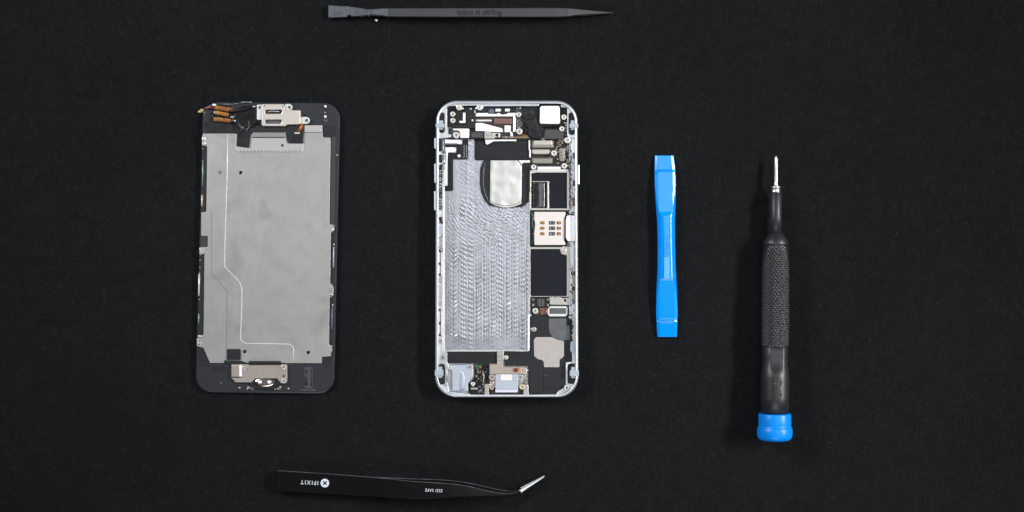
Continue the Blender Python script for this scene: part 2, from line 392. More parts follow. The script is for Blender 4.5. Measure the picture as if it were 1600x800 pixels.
def pocket(x0, y0, x1, y1, z, r=4, m=DKG): return pl('corner_pocket', ph, rect(x0, y0, x1, y1, r), z - .8, z, m, .2)
pocket(686, 175.5, 695, 208, 4.75, 4.2); pocket(888, 175.5, 898.6, 211, 4.95, 4.5)
pocket(684.6, 568.5, 695.5, 601, 3.75, 4); pocket(886.5, 568, 898.6, 600, 3.75, 4)
def band(x0, y0, x1, y1):
    mb = MB(); plate(mb, rect(x0, y0 + 1.6, x1, y1 - 1.6, 1), .9, 6.62, TRANS, .2)
    xi = (x0 + x1) / 2 + (1.3 if x0 < 790 else -1.3); w = 3.6
    plate(mb, rect(xi - w, y0 - 3.5, xi + w, y1 + 1.5, 1.2), 4.0, 6.0, TRANS, .25)
    plate(mb, circ(xi - .5, (y0 + y1) / 2 - .5, 1.9, 14), 5.9, 6.2, NICKEL, .1)
    return mb.build('antenna_band', ph)
band(680.6, 191.5, 694, 201); band(890, 191.5, 903.4, 201.5); band(679.4, 576.5, 692.5, 589); band(890.5, 577, 904.4, 589.5)
# side buttons
for (x0, y0, x1, y1) in ((678.6, 215.5, 682, 232), (678.6, 255.5, 682, 285.5), (678.2, 298.5, 682, 328.5), (902.5, 257, 905.4, 288)):
    pl('side_button', ph, rect(x0, y0, x1, y1, .8), 2.2, 4.6, SILVER, .3)

def clips(lst):
    for (x0, y0, x1, y1, m, z) in lst: pl('side_clip', ph, rect(x0, y0, x1, y1, min(.8, (x1 - x0) * .3)), z - .6, z, m, .12)
clips([(686, 207, 691, 212, DKG, 3.1), (685.6, 217, 690.6, 236.5, DKG, 3.2), (691, 213.5, 695.6, 240, PURP, 3.0), (692, 220, 693.2, 236, STEEL, 3.2),
       (686, 241.5, 691, 254, DKG, 3.1), (691.5, 243, 694.5, 250, NICKEL, 2.9), (686, 257, 690.8, 262, HOLE, 3.1)])
mb = MB(); R = random.Random(11); y = 262
while y < 327:
    h = R.uniform(2.2, 5.5); box(mb, 685.9, y, 690 + R.uniform(-.3, 1.8), y + h, 2.4, 3.2, HOLE)
    if R.random() < .7: box(mb, 686.9, y + h * .2, 689, y + h * .6, 3.1, 3.4, R.choice([WHITEM, NICKEL, STEEL]))
    y += h + R.choice([0, 0, .5, 1.2])
for yy in (339, 342, 346): box(mb, 686, yy, 690 + R.uniform(0, 3), yy + R.uniform(2, 3.4), 2.4, 3.2, HOLE)
smd(mb, 686, 366, 693, 396, 14, 2.7, 74, [NICKEL, HOLE, DKG, STICK], .8, 2.6); smd(mb, 686, 338, 693.5, 352, 12, 3.1, 6, [HOLE, STEEL, DKG]); smd(mb, 691, 241, 696, 268, 22, 2.9, 8, [HOLE, STEEL, NICKEL, DKG], .6, 1.8)
mb.build('button_flex', ph)
pl('side_clip', ph, rect(686, 352.5, 692, 366, 1), 2.4, 2.9, PALEB, .1)
for (ys_, ye) in ((392, 432), (484, 526)):
    mb = MB(); box(mb, 688, ys_, 688.8, ye, 2.5, 2.9, HOLE); plate(mb, rect(688.9, ys_ + 2, 690.9, ye - 2, .6), 2.4, 3.2, WHITEM, .15)
    for yy in (ys_ - 2, (ys_ + ye) / 2 - 2, ye - 5): plate(mb, rect(685.8, yy, 688.6, yy + 4.2, .8), 2.4, 3.1, HOLE, .1)
    mb.build('side_clip', ph)
for (a, b) in ((371, 391), (433, 443), (470, 478), (529, 538)):
    mb = MB(); plate(mb, rect(685.8, a, 691.4, b, .9), 2.4, 3.0, STICK, .15); smd(mb, 686, a + 1, 691, b - 1, 5, 3.0, int(a), [NICKEL, HOLE, STEEL], .6, 1.6); mb.build('side_clip', ph)
pl('side_clip', ph, rect(686, 445, 690.8, 469, 1.4), 2.4, 2.85, STICK, .1)
# right side
mb = MB(); R = random.Random(21); y = 243
while y < 325:
    h = R.uniform(2.5, 7); x = 890 + R.uniform(-.5, 1.5)
    box(mb, x, y, x + R.uniform(1.2, 3), y + h, 2.5, 3.1, R.choice([HOLE, HOLE, DKG, PURP, COPPER]))
    if R.random() < .8: tube(mb, [(891 + R.uniform(0, 4), y, 3.2), (893 + R.uniform(-2, 4), y + h * .6, 3.6), (891.5 + R.uniform(0, 5), y + h * 1.3, 3.1)], .55, R.choice([WHITEM, STEEL, SCREW]), 5)
    y += h * .8
box(mb, 895, 240, 898.3, 247.5, 2.5, 3.2, PURP); box(mb, 895.5, 282, 898.5, 290, 2.5, 3.2, HOLE); box(mb, 894.5, 308, 898, 322, 2.5, 3.0, COPPER)
mb.build('button_flex', ph)
mb = MB(); box(mb, 894.6, 417, 898.4, 424, 2.5, 3.2, STICK)
for (a, b, m) in ((424, 431, HOLE), (432, 448, NICKEL), (448, 454, HOLE), (454, 468, NICKEL), (468, 475, PURP)): box(mb, 894.4 if m is not HOLE else 893.6, a, 898.2, b, 2.5, 3.1, m)
tube(mb, [(893, 415, 3.2), (892, 422, 3.4), (896, 428, 3.3), (894, 434, 3.1)], .6, STEEL, 5); smd(mb, 890.4, 418, 898, 470, 26, 2.7, 73, [HOLE, NICKEL, DKG, STEEL], .8, 3); smd(mb, 889, 474, 898, 500, 16, 2.8, 5, [STEEL, WHITEM, HOLE, NICKEL]); mb.build('side_clip', ph)
mb = MB(); box(mb, 891, 501, 897.6, 533.5, 2.4, 2.65, STEEL); smd(mb, 891, 501, 897.5, 533.5, 16, 2.6, 71, [NICKEL, HOLE, DKG, STEEL], .8, 3.4); mb.build('side_clip', ph)
pl('side_ledge', ph, rp([(893, 216.5), (898.4, 216.5), (898.4, 238), (893.5, 240), (891.5, 228)], 1), 2.5, 4.2, BRIGHT, .2)
pl('side_ledge', ph, rp([(890, 386), (896.5, 384), (896.5, 412), (892.5, 418), (890.5, 404)], 1.2), 2.5, 4.0, WHITEM, .2)
pl('side_clip', ph, rp([(891.5, 534), (896.2, 534), (896.2, 552), (894.5, 553), (891, 548)], 1.2), 2.5, 3.6, PALEB, .3)
# board bed (dark) under top & right components
pl('logic_board', ph, rp([(698.5, 166), (887, 166), (887, 216), (891, 218), (890, 330), (890, 497), (827.2, 497), (827.2, 217.5), (698.5, 217.5)], .8), .9, 1.7, PCB, .05)

# --- top-left speaker/flash cluster
pl('antenna_module', ph, rp([(699, 167), (742.6, 167), (742.6, 200), (699, 200)], 1), 1.6, 3.6, DKG, .15)
mb = MB(); plate(mb, rect(701.5, 171.5, 714, 196.5, 5.5), 3.5, 4.0, BLK, .15); plate(mb, rect(713, 172, 727.6, 193.4, 1), 3.5, 4.3, BLK, .15)
plate(mb, rp([(723.4, 176), (727.2, 176), (727.2, 192), (718, 192), (718, 188.8), (723.4, 188.8)], .4), 4.2, 4.5, BRIGHT, .08); mb.build('module_cover', ph)
mb = MB(); plate(mb, rect(728.5, 179.3, 741.5, 184.6, .5), 3.55, 3.7, HOLE, 0); box(mb, 734.5, 169.2, 737.2, 170.9, 3.55, 3.9, BRIGHT); box(mb, 737, 186.6, 739.5, 189.4, 3.55, 3.9, WHITEM); box(mb, 741, 172, 743, 176.5, 3.55, 4.2, WHITEM); mb.build('contact_pad', ph)
screw(ph, 707.5, 178.2, 4.0, 4.7); screw(ph, 707.7, 188.2, 4.0, 4.7)
def lug(x, y, r, tx, ty, z, m=None, name='screw_lug'):
    mb = MB(); d = Vector((tx - x, ty - y)); n = d.normalized(); a = math.atan2(n.y, n.x)
    pts = [(x + r * math.cos(a + t), y + r * math.sin(a + t)) for t in np.linspace(1.0, 2 * PI - 1.0, 16)] + [(tx, ty)]
    plate(mb, rp(pts, .2, 2), z - .6, z, m or SCREW, .15); plate(mb, circ(x, y, r * .55, 14), z, z + .3, m or SCREW, .12, [circ(x, y, r * .25, 8)])
    plate(mb, circ(x, y, r * .26, 10), z - .1, z + .12, HOLE, 0); return mb.build(name, ph)
lug(717.2, 167.6, 4.7, 725, 170.5, 5.6); lug(750, 167.6, 4.7, 741.8, 169.6, 5.6)
# --- top centre
mb = MB(); plate(mb, rect(743, 182, 802, 206, .5), 1.6, 2.2, mat('brown_flex', (52, 46, 43), .1, .45, var=.15, vscale=900), .05)
plate(mb, rect(754, 166.5, 806, 176.5, .5), 1.6, 2.2, mat('blue_black_flex', (40, 44, 56), .1, .45, var=.2, vscale=900), .05)
mb.build('flex_cable', ph)
pl('flex_cable', ph, rp([(743.2, 176.6), (753, 176.6), (762, 176.2), (764, 178), (776, 178), (779, 176.2), (783, 178.5), (791, 178.5), (794, 176.4), (805.8, 176.4), (805.8, 206), (801.8, 206), (801.8, 181.8), (743.2, 181.8)], .6), 1.7, 3.2, BRIGHT, .12)
pl('contact_pad', ph, rect(774, 169.7, 782.4, 174, .6), 2.1, 3.0, BRIGHT, .1); pl('contact_pad', ph, rect(789, 169.7, 797, 174, .6), 2.1, 3.0, BRIGHT, .1)
mb = MB(); plate(mb, circ(767.5, 173.5, 4.6, 10), 2.1, 3.0, PURP, .2); plate(mb, circ(785.5, 176.5, 2.9, 10), 2.1, 3.3, HOLE, .2); plate(mb, circ(800.5, 172.5, 4.2, 10), 2.1, 3.1, BLK, .2); mb.build('glue_blob', ph)
pl('contact_strip', ph, rect(743.4, 186.9, 768, 189.6, .4), 2.1, 2.7, WHITEM, .1)
mb = MB(); plate(mb, rect(772, 184.8, 800.2, 193.8, .5), 2.1, 3.0, COPPER, .1)
for i in range(12):
    for j in (0, 1): box(mb, 773.5 + i * 2.15, 186.5 + j * 3.4, 774.7 + i * 2.15, 188.6 + j * 3.4, 2.95, 3.15, mat('rosy_contact', (150, 116, 110), .5, .4))
mb.build('connector', ph)
pl('metal_bracket', ph, rp([(743, 192.4), (753, 192.2), (784, 200.4), (786.2, 203.5), (785.6, 206.4), (743, 205.4)], .8), 2.1, 3.4, BRIGHT, .15)
pl('contact_pad', ph, rect(788.4, 196, 798, 206.4, .5), 2.1, 3.1, BRIGHT, .12)
# row below
mb = MB(); plate(mb, rp([(703, 200.6), (733.2, 200.6), (733.2, 216), (704, 216), (700, 206)], 1.2), 1.6, 3.2, PURP, .1); mb.build('bracket_base', ph)
pl('metal_bracket', ph, rp([(708, 200.8), (733, 200.8), (733, 215.4), (719.5, 215.4), (718.6, 206), (715, 203.6), (708, 203.4)], .8), 3.1, 4.4, WARM if 0 else mat('rosy_silver', (244, 234, 230), .4, .4), .15)
pl('slot_clip', ph, rect(700.6, 200, 705.6, 210, 1.6), 4.5, 4.9, DKG, .1)
screw(ph, 713, 211.2, 5.0, 4.6)
mb = MB(); plate(mb, rect(733, 204.6, 757.6, 216.6, .8), 1.7, 4.0, BLK, .15); plate(mb, rect(736.5, 206.8, 754, 214.8, .6), 3.9, 4.2, mat('charcoal_block', (70, 70, 76), .2, .4), .1); mb.build('flex_connector', ph)
mb = MB(); plate(mb, rp([(757, 205.8), (762, 204.4), (768, 207.4), (773, 207.2), (773, 216.4), (757, 216.4)], .4), 1.7, 4.0, STEEL, .15)
for q in range(3): box(mb, 760.2 + q * 3.2, 209 + q % 2, 761.4 + q * 3.2, 213, 3.9, 4.1, NICKEL)
plate(mb, rect(773, 208, 781.4, 214.4, .6), 1.7, 3.7, WHITEM, .12); plate(mb, rect(774.4, 208.8, 778.8, 213.6, 1), 3.6, 3.85, HOLE, 0); mb.build('metal_connector', ph)
mb = MB(); plate(mb, rect(781.6, 206.4, 829, 217.8, .6), 1.6, 2.8, PCB, .08); R = random.Random(8)
for i in range(22):
    x = 785 + i * 1.95; box(mb, x, 213.2 + R.uniform(-.5, .5), x + 1.2, 215.6, 2.75, 3.0, R.choice([GOLD, STEEL, GOLD, NICKEL]))
for i in range(6): x = 815 + i * 2.2; box(mb, x, 209.4 + i * .6, x + 1.2, 211.4 + i * .6, 2.75, 3.0, GOLD)
plate(mb, rp([(797, 206.5), (800.6, 206.5), (801.4, 213), (798, 213)], .5), 2.7, 3.8, BRIGHT, .1); mb.build('flex_board', ph)
mb = MB(); plate(mb, rect(806, 164.5, 817, 208, .5), 1.6, 2.8, mat('slate_board', (58, 66, 72), .1, .45, var=.4, vscale=3000), .08); smd(mb, 806.3, 185, 816.5, 201, 34, 2.8, 12, [STEEL, NICKEL, HOLE, BLK, PALEB], .6, 1.6)
plate(mb, rect(807, 164.5, 813.8, 170.6, .6), 2.7, 3.5, NICKEL, .1); plate(mb, rect(808.2, 165.8, 812, 169.6, .6), 3.4, 3.6, HOLE, 0); mb.build('flex_board', ph)
screw(ph, 810.5, 179, 3.9, 4.0); screw(ph, 811.7, 205.2, 4.7, 4.0)
# black taped bundle beside the camera
def sheet(name, loop, z, m, amp, sc, seed, parent=None, base=None):
    """crumpled tape: bevelled slab under a wavy skin of real relief"""
    lp = list(loop); xs_ = [p[0] for p in lp]; ys_ = [p[1] for p in lp]
    mb = MB(); plate(mb, lp, base if base is not None else z - 1.2, z, m, .15); bm = bmesh.new()
    vv = [bm.verts.new(v) for v in mb.v]
    for f in mb.f:
        try: bm.faces.new([vv[i] for i in f])
        except ValueError: pass
    top = [e for e in bm.edges if min(v.co.z for v in e.verts) > z / 1000 - 1e-5]
    for it in range(4):
        es = [e for e in bm.edges if min(v.co.z for v in e.verts) > (z - .9) / 1000 and e.calc_length() > .00045]
        if es: bmesh.ops.subdivide_edges(bm, edges=es, cuts=1)
        bmesh.ops.triangulate(bm, faces=[f for f in bm.faces if len(f.verts) > 4])
    for v in bm.verts:
        if v.co.z > (z - .25) / 1000:
            q = Vector((v.co.x * 1000 / sc, v.co.y * 1000 / sc, seed)); v.co.z += amp / 1000 * (mnoise.noise(q) + .5 * mnoise.noise(q * 2.3))
    bm.verts.index_update(); out = MB(); out.add([v.co[:] for v in bm.verts], [tuple(v.index for v in f.verts) for f in bm.faces], m, True); bm.free()
    return out.build(name, parent or ph)
sheet('black_tape', rp([(816.5, 168.5), (842, 168), (843, 196), (850, 201), (851, 212), (846, 218), (836, 216.5), (827, 213), (819, 204), (816.5, 192)], 2), 4.2, BLK, .5, 2.4, 1.3, base=1.6)
sheet('black_tape', rp([(820, 190), (836, 184), (848, 198), (847, 212), (838, 217), (828, 213)], 3), 4.9, BLK, .35, 2.6, 4.1, base=1.6)
pl('flex_cable', ph, rp([(818, 162.8), (840, 162.8), (838, 167.5), (818, 167.2)], .6), 2, 4.0, GREYF, .15)
pl('flex_cable', ph, rp([(844, 212), (852, 208), (851, 221), (845, 221)], 1), 2, 3.2, NICKEL, .2)
# rear camera
mb = MB(); plate(mb, rp([(841.5, 165), (846, 161.8), (873, 161.8), (877, 165), (877.5, 197), (842, 198)], 1.5), 1.6, 4.8, BLKM, .2); mb.build('camera_bracket', ph)
pl('camera_module', ph, rp([(843.8, 168.5), (846, 165.6), (872.5, 165.4), (874.4, 168), (875, 191.5), (873, 193.6), (845, 193.2), (843.4, 191)], 1.5), 4.6, 5.9, BRIGHT, .25)
mb = MB(); plate(mb, rect(877.6, 167.5, 886, 200, 1), 1.6, 3.4, BLK, .15); smd(mb, 878, 190, 886, 215, 16, 3.4, 9, [NICKEL, DKG, HOLE, STEEL]); mb.build('camera_bracket', ph)
screw(ph, 881, 183, 4.1, 4.6); screw(ph, 878, 201.2, 4.0, 4.6)
sheet('foam_pad', rp([(851.5, 202.5), (872, 202.5), (876, 206), (880.5, 208), (880.5, 217.2), (850.5, 217.2)], 1.2), 4.4, FOAM, .12, .8, 2.2, base=1.6)
# --- left flex
mb = MB(); plate(mb, rp([(722.5, 218), (731.7, 218), (731.7, 249.2, 3), (708, 249.2, .8), (708, 298.4, 2), (693.6, 298.4, 1), (693.6, 290.6), (699.6, 290.6), (699.6, 238.6, 2), (713, 238.6, 1), (713, 229.6, .6), (695.6, 229.6), (695.6, 225.6), (722.5, 225.6, .5)], 0), .95, 1.6, BLK, .08)
R = random.Random(2)
for xx in (724.5, 728.2):
    for i in range(11): y_ = 227 + i * 1.85; box(mb, xx + R.uniform(-.4, .4), y_, xx + R.uniform(.9, 1.7), y_ + 1.0, 1.58, 1.64, mat('print_grey', (150, 152, 152), 0, .6))
plate(mb, circ(717.4, 243.6, 2.6, 14), 1.55, 2.1, WHITEM, .15); mb.build('button_flex', ph)
pl('alignment_post', ph, rp([(695, 218.2), (715, 218.6), (720, 219.6), (721.6, 222.5), (720, 225), (717, 225.2), (714, 223.9), (695, 223.9)], 1.2), .95, 3.0, BRIGHT, .15)
pl('alignment_post', ph, rp([(695.2, 230.2), (709, 230.2), (712.4, 232), (712.4, 236), (709.5, 238), (700, 238), (699, 248), (698.6, 290), (694, 290), (693.4, 262), (696.8, 245)], 1.2), .95, 2.7, BRIGHT, .15)
# --- black sheet and logo insert
mb = MB(); plate(mb, rp([(741.4, 217.2), (828.2, 217.2), (828.2, 250.4), (741.4, 250.4, 4)], .5), 1.1, 1.75, BLK, .08)
sh = mb.build('black_film', ph)
sheet('black_film', rp([(742.4, 219), (826.4, 220), (826.4, 249), (744, 249)], 3), 1.9, BLK, .14, 3.4, 7.7, base=1.7)
pl('metal_edge', ph, rp([(758, 218), (807, 218), (807, 220.4), (771, 220.6), (761.5, 226), (759, 224.6)], .4), 1.7, 2.9, BRIGHT, .12)
pl('logo_insert', ph, rp([(755.5, 250), (828.2, 250), (828.2, 314), (816, 323.4), (806, 324), (796, 325.2), (785, 325.2), (773, 322.6), (764.6, 321.5), (757, 313), (751.5, 301), (749.4, 285), (750, 263)], 3), 1.1, 1.7, DKG, .15)
mb = MB(); tube(mb, [(757.8, 254, 1.75), (755.4, 270, 1.75), (755, 288, 1.75), (757.4, 301, 1.75), (762, 312, 1.75), (767.5, 318.6, 1.75)], .9, GREYF, 6, .5); mb.build('insert_groove', ph)
sheet('logo_cover', rp([(766.4, 250.6), (808, 250.6), (815.6, 259), (814.6, 318.5), (806, 322), (796, 324.4), (785, 324.4), (774, 321.6), (765.6, 316.6)], 1), 2.3, mat('foil_cover', (210, 209, 206), .5, .36, var=.03, vscale=250, rvar=.08), .2, 4.0, 3.3, base=1.6)
mb = MB(); tube(mb, [(766, 314, 2.42), (774, 318.6, 2.42), (784, 321, 2.42), (796, 321.2, 2.42), (806, 319, 2.42), (814.3, 315, 2.42)], .35, GREYF, 5, .5); mb.build('cover_crease', ph)
pl('metal_edge', ph, rp([(810, 250.6), (828, 250.6), (828, 254), (817, 254), (815.5, 257)], .3), 1.6, 2.6, BRIGHT, .1)
pl('battery_bay_rim', ph, rp([(826, 219), (828.2, 219), (828, 232), (829.4, 236), (829.2, 246), (827, 246), (827, 236), (826, 232)], .5), 1.6, 3.0, BRIGHT, .15)
# --- connectors on the board
def conn(x0, y0, x1, y1, r, z, m=NICKEL, edge=STEEL, vert=False):
    mb = MB(); plate(mb, rect(x0, y0, x1, y1, r), 1.6, z, edge, .12); w = 1.8
    plate(mb, rect(x0 + w, y0 + w * .8, x1 - w, y1 - w * .8, r * .5), z - .3, z + .15, m, .1)
    n = int(((y1 - y0) if vert else (x1 - x0)) / 1.7)
    for i in range(1, n - 1):
        if vert: box(mb, x0 + .5, y0 + i * 1.7 + 1, x1 - .5, y0 + i * 1.7 + 1.35, z - .2, z + .22, HOLE if i % 3 == 0 else m)
        else: box(mb, x0 + i * 1.7 + 1, y0 + .6, x0 + i * 1.7 + 1.5, y0 + 2.0, z - .2, z + .06, m); box(mb, x0 + i * 1.7 + 1, y1 - 2.0, x0 + i * 1.7 + 1.5, y1 - .6, z - .2, z + .06, m)
    return mb.build('board_connector', ph)
conn(831, 219.4, 865, 231, 1, 3.0, NICKEL, mat('dark_nickel', (106, 102, 94), .6, .4)); pl('connector_cap', ph, rect(834.6, 219.4, 862.5, 226.2, .5), 3.05, 3.6, STEEL, .2)
conn(831, 233, 859.4, 241, 3, 3.0, STEEL, NICKEL); conn(831, 246.4, 863.4, 255.6, 1.2, 3.0, NICKEL, mat('dark_nickel', (0, 0, 0))); conn(874, 231.4, 883, 251.8, 3.5, 3.2, NICKEL, NICKEL, True)
mb = MB(); smd(mb, 829, 216, 890, 262, 60, 1.7, 31); smd(mb, 870, 217, 884, 229, 26, 1.7, 32, [GOLD, STEEL, HOLE, NICKEL], .8, 2.4)
smd(mb, 860, 229, 874, 258, 26, 1.7, 33, [NICKEL, HOLE, STEEL, BLK], .8, 2.4); smd(mb, 884, 225, 894, 262, 34, 2.7, 34, [NICKEL, HOLE, STEEL, STEEL, BLK], .8, 2.4); mb.build('board_components', ph)
screw(ph, 865.6, 239.2, 4.3, 4.2); screw(ph, 886.6, 219, 4.6, 5.0); screw(ph, 834, 261, 4.0, 4.2); screw(ph, 881.8, 259.2, 4.3, 4.2)
pl('shield_tab', ph, rect(840, 260.4, 876.4, 264.6, .4), 1.6, 3.7, BRIGHT, .15)
pl('shield_tab', ph, rect(838.6, 264.4, 888, 268, .4), 1.6, 3.3, WHITEM, .15)
pl('shield_tab', ph, rp([(828.6, 266.4), (838, 265), (838, 269.6), (828.6, 271)], 1), 1.6, 3.2, WHITEM, .15)
# upper shield with the round window
pl('shield_can', ph, rect(828, 267.6, 889.4, 328.2, 1), 1.6, 3.3, STEEL, .15, holes=[rp([(829.8, 269.6), (886, 269.6), (886, 325.6), (857.8, 325.6), (857.8, 283), (829.8, 283)], .6), rp([(829.8, 284.2), (855, 284.2), (855, 325), (829.8, 325)], .4)])
pl('shield_cover', ph, rp([(829.4, 269.2), (886.4, 269.2), (886.4, 326), (857, 326), (857, 283.4), (829.4, 283.4)], .3), 1.6, 2.9, CHIP, 0)
pl('shield_window', ph, rect(829.4, 283.8, 855.4, 325.6, .3), 1.6, 1.9, HOLE, 0)
mb = MB(); rings = []
for k in range(27):      # rolled glossy film
    y_ = 285 + k * 1.5; r_ = 0
    rings.append([P(842.4 + 10 * math.cos(t) + .4 * mnoise.noise(Vector((k * .4, t * 2, 1))), y_, 1.9 + 1.15 * max(0, math.sin(t)) ** .8 + .09 * mnoise.noise(Vector((k * .5, t * 3, 0)))) for t in np.linspace(0, PI, 15)] + [P(842.4, y_, 1.7)])
loft(mb, rings, GLOSS); mb.build('glossy_film', ph)
# --- card reader
pl('reader_base', ph, rect(827.4, 329, 890, 385, .5), 1.6, 2.0, HOLE, .05)
mb = MB(); plate(mb, rp([(835, 331), (883.4, 331), (883.4, 336), (882, 340), (881.6, 376), (883.4, 380), (883.4, 382.8), (835, 382.8), (835, 362), (836.4, 352), (835, 340)], .8), 1.9, 3.4, CREAM, .15)
for yy in (337.6, 341): box(mb, 856, yy, 868, yy + .9, 3.38, 3.42, mat('print_pale', (196, 188, 184), 0, .6))
rd = mb.build('card_reader', ph)
for yy in (348.2, 356.6, 365.2):
    for xx in (847.6, 873.2):
        mb = MB(); plate(mb, rect(xx - 3.2, yy - 2.4, xx + 3.2, yy + 2.4, 1.2), 3.38, 3.44, HOLE, 0); plate(mb, rp([(xx - 2.2, yy - 2), (xx + 1.4, yy - 2), (xx + 3, yy), (xx + 1.4, yy + 2), (xx - 2.2, yy + 2)], .6), 3.4, 3.65, GOLD, .1)
        box(mb, xx - 2.8, yy - 1.4, xx - 1.6, yy + 1.4, 3.4, 3.72, HOLE); mb.build('contact', rd)
    mb = MB(); xx = 862.6
    plate(mb, rect(xx - 5, yy - 2.8, xx + 4.6, yy + 2.8, .5), 3.38, 3.44, HOLE, 0); plate(mb, rp([(xx - 3.6, yy - 1.6), (xx - 1.2, yy - 2), (xx - 1.2, yy + 2), (xx - 3.6, yy + 1.6)], .5), 3.4, 3.65, NICKEL, .1)
    plate(mb, rp([(xx - .2, yy + 2.2), (xx + .8, yy - 2), (xx + 2.6, yy - 2), (xx + 3.8, yy + 2.2), (xx + 2, yy + 2.2), (xx + 1.6, yy)], .3), 3.4, 3.6, PURP, .06); mb.build('contact', rd)
pl('card_slot', ph, rp([(885.5, 338), (888, 336.6), (898.6, 336.6), (898.6, 376.6), (887, 376.6), (884.2, 371), (884.2, 345)], 1), 1.9, 4.6, BRIGHT, .2)
mb = MB(); tube(mb, [(829.4, 331, 2.4), (833, 338, 2.8), (831.6, 350, 2.6), (835.4, 362, 2.8), (833.6, 376, 2.5), (829.6, 382, 2.3)], .8, GREYF, 6); tube(mb, [(832.5, 334, 2.3), (836.4, 348, 2.7), (836, 358, 2.6)], .6, PALEB, 6)
tube(mb, [(832, 366, 2.5), (834, 364.4, 2.9), (836.6, 367.6, 2.6)], 1.0, GOLD, 6); mb.build('reader_spring', ph)
mb = MB(); smd(mb, 884, 328, 898, 337, 14, 2.6, 41, [HOLE, NICKEL, STEEL]); smd(mb, 884, 376, 898, 387, 18, 2.6, 42, [HOLE, NICKEL, STEEL]); tube(mb, [(886, 331, 3), (890, 334.6, 3.4), (897.5, 336.4, 3)], .8, DKG, 6); mb.build('board_components', ph)
# --- lower shield
pl('shield_can', ph, rp([(828.2, 386), (878.6, 386), (880, 384.6), (889.4, 386), (889.4, 463.6), (828.2, 463.6)], .5), 1.6, 3.2, STEEL, .15, holes=[rp([(829, 389), (874.6, 389), (877, 396.5), (885.6, 399), (885.6, 462.6), (829, 462.6)], .8)])
pl('shield_cover', ph, rp([(828.6, 388.6), (875, 388.6), (877.4, 396), (886, 398.6), (886, 463), (828.6, 463)], .5), 1.6, 2.9, CHIP, 0)
lug(882, 391.6, 4.0, 887, 396.5, 3.5, STEEL)
mb = MB(); smd(mb, 829, 463.6, 860, 491.5, 30, 1.7, 51); mb.build('board_components', ph)
mb = MB(); plate(mb, rect(830.6, 465, 858.4, 480.4, 1.5), 1.6, 2.6, HOLE, .1); plate(mb, rect(839.4, 465.4, 851, 480, .6), 2.5, 3.1, BLK, .1)
for xx in (832.4, 855.4): plate(mb, rect(xx - .9, 466.4, xx + 2, 469.6, .8), 2.5, 3.2, NICKEL, .1); plate(mb, rect(xx - .9, 474.6, xx + 2, 478.6, .8), 2.5, 3.2, NICKEL, .1)
for i in range(5): box(mb, 840.2 + i * 2.3, 467, 840.9 + i * 2.3, 478.6, 3.0, 3.2, NICKEL)
mb.build('battery_connector', ph)
screw(ph, 836.6, 485.6, 4.4, 3.8)
mb = MB(); plate(mb, rect(843, 481, 856.4, 491.6, .6), 1.6, 2.5, COPPER, .1); smd(mb, 843, 481, 856, 491, 16, 2.5, 52, [GOLD, REDB, WARM, COPPER]); mb.build('board_components', ph)
mb = MB(); plate(mb, rp([(858.6, 464.4), (864, 463.6), (868, 465), (872, 463.6), (877, 464.6), (880, 466), (891.6, 464.8), (891.6, 476.4), (859, 475.6)], .6), 1.6, 3.6, STEEL, .15, holes=[circ(882.8, 469.6, 2.2, 14)]); plate(mb, circ(882.8, 469.6, 2.4, 14), 1.6, 2.4, REDB, 0); mb.build('metal_bracket', ph)
mb = MB(); plate(mb, rp([(855.6, 484), (860, 478.4), (884.6, 478.4), (887, 481), (887, 492), (884.4, 494.4), (858, 494.4), (855.6, 490.6)], 1), 1.6, 3.4, WHITEM, .25); plate(mb, rect(858.6, 481.4, 884.6, 490.4, .6), 3.35, 3.6, GREYF, .1); mb.build('metal_bracket', ph)
# --- speaker, lower right
mb = MB(); plate(mb, rp([(827.2, 495), (832, 492.2), (858, 495.4), (890, 495.4), (894.4, 500), (894, 566), (884.5, 568), (884.5, 604), (873, 615), (828, 616.6), (825.6, 612), (825.6, 572), (788, 571.6), (787.6, 548.6), (827.6, 549.4), (828.4, 520)], 1.2), .95, 2.9, DKG, .2)
spk = mb.build('speaker_module', ph)
mb = MB(); plate(mb, rp([(827, 574), (842, 572.6), (847.6, 576), (848, 600), (845.6, 602), (845, 614), (827.6, 615)], 2), 2.8, 3.25, DKG, .25); plate(mb, rp([(849, 575), (884, 574.4), (884, 603), (872, 613.4), (849, 614.6)], 2), 2.8, 3.15, DKG, .25); mb.build('speaker_cover', ph)
pl('rubber_strip', ph, rect(790.6, 549.6, 812, 556, .6), 2.8, 3.1, BLKM, .1)
mb = MB(); tube(mb, [(848.6, 587, 3.3), (851.6, 586.6, 3.35), (854.4, 585.4, 3.3)], .45, GREYF, 5, .5); mb.build('scratch', ph)
pl('grey_film', ph, rp([(857.6, 497.4), (889.4, 497.4), (890.6, 531), (872, 531.6), (864, 528), (858.4, 520), (857.2, 508)], 1.5), 2.85, 3.2, GREYF, .1)
pl('rubber_strip', ph, rect(856.4, 494.9, 889, 497.0, .3), 2.8, 3.3, HOLE, .05)
pl('rubber_strip', ph, rect(885.6, 491.6, 893.6, 508.4, 1), 2.8, 3.6, BLKM, .1); mb = MB(); plate(mb, circ(891, 495.6, 2.6, 12), 3.5, 3.8, STEEL, .2); mb.build('alignment_post', ph)
pl('sound_mesh', ph, rp([(837.6, 526.8), (864.8, 526.8), (868, 529.6), (872, 531.2), (881, 532.8), (881.2, 556), (878.4, 559.4), (874.4, 562), (874, 573.8), (850, 573.8), (849.4, 565), (846.6, 562.4), (840.6, 561.2), (834.6, 556.6), (834.2, 531)], 1.6), 2.85, 3.15, STICK, .08)
pl('battery_bay_rim', ph, rp([(824.6, 493.4), (827, 491.4), (830, 491.4), (830, 493), (827.6, 495), (827.4, 548), (824.4, 548)], .6), 1.0, 3.3, BRIGHT, .2)
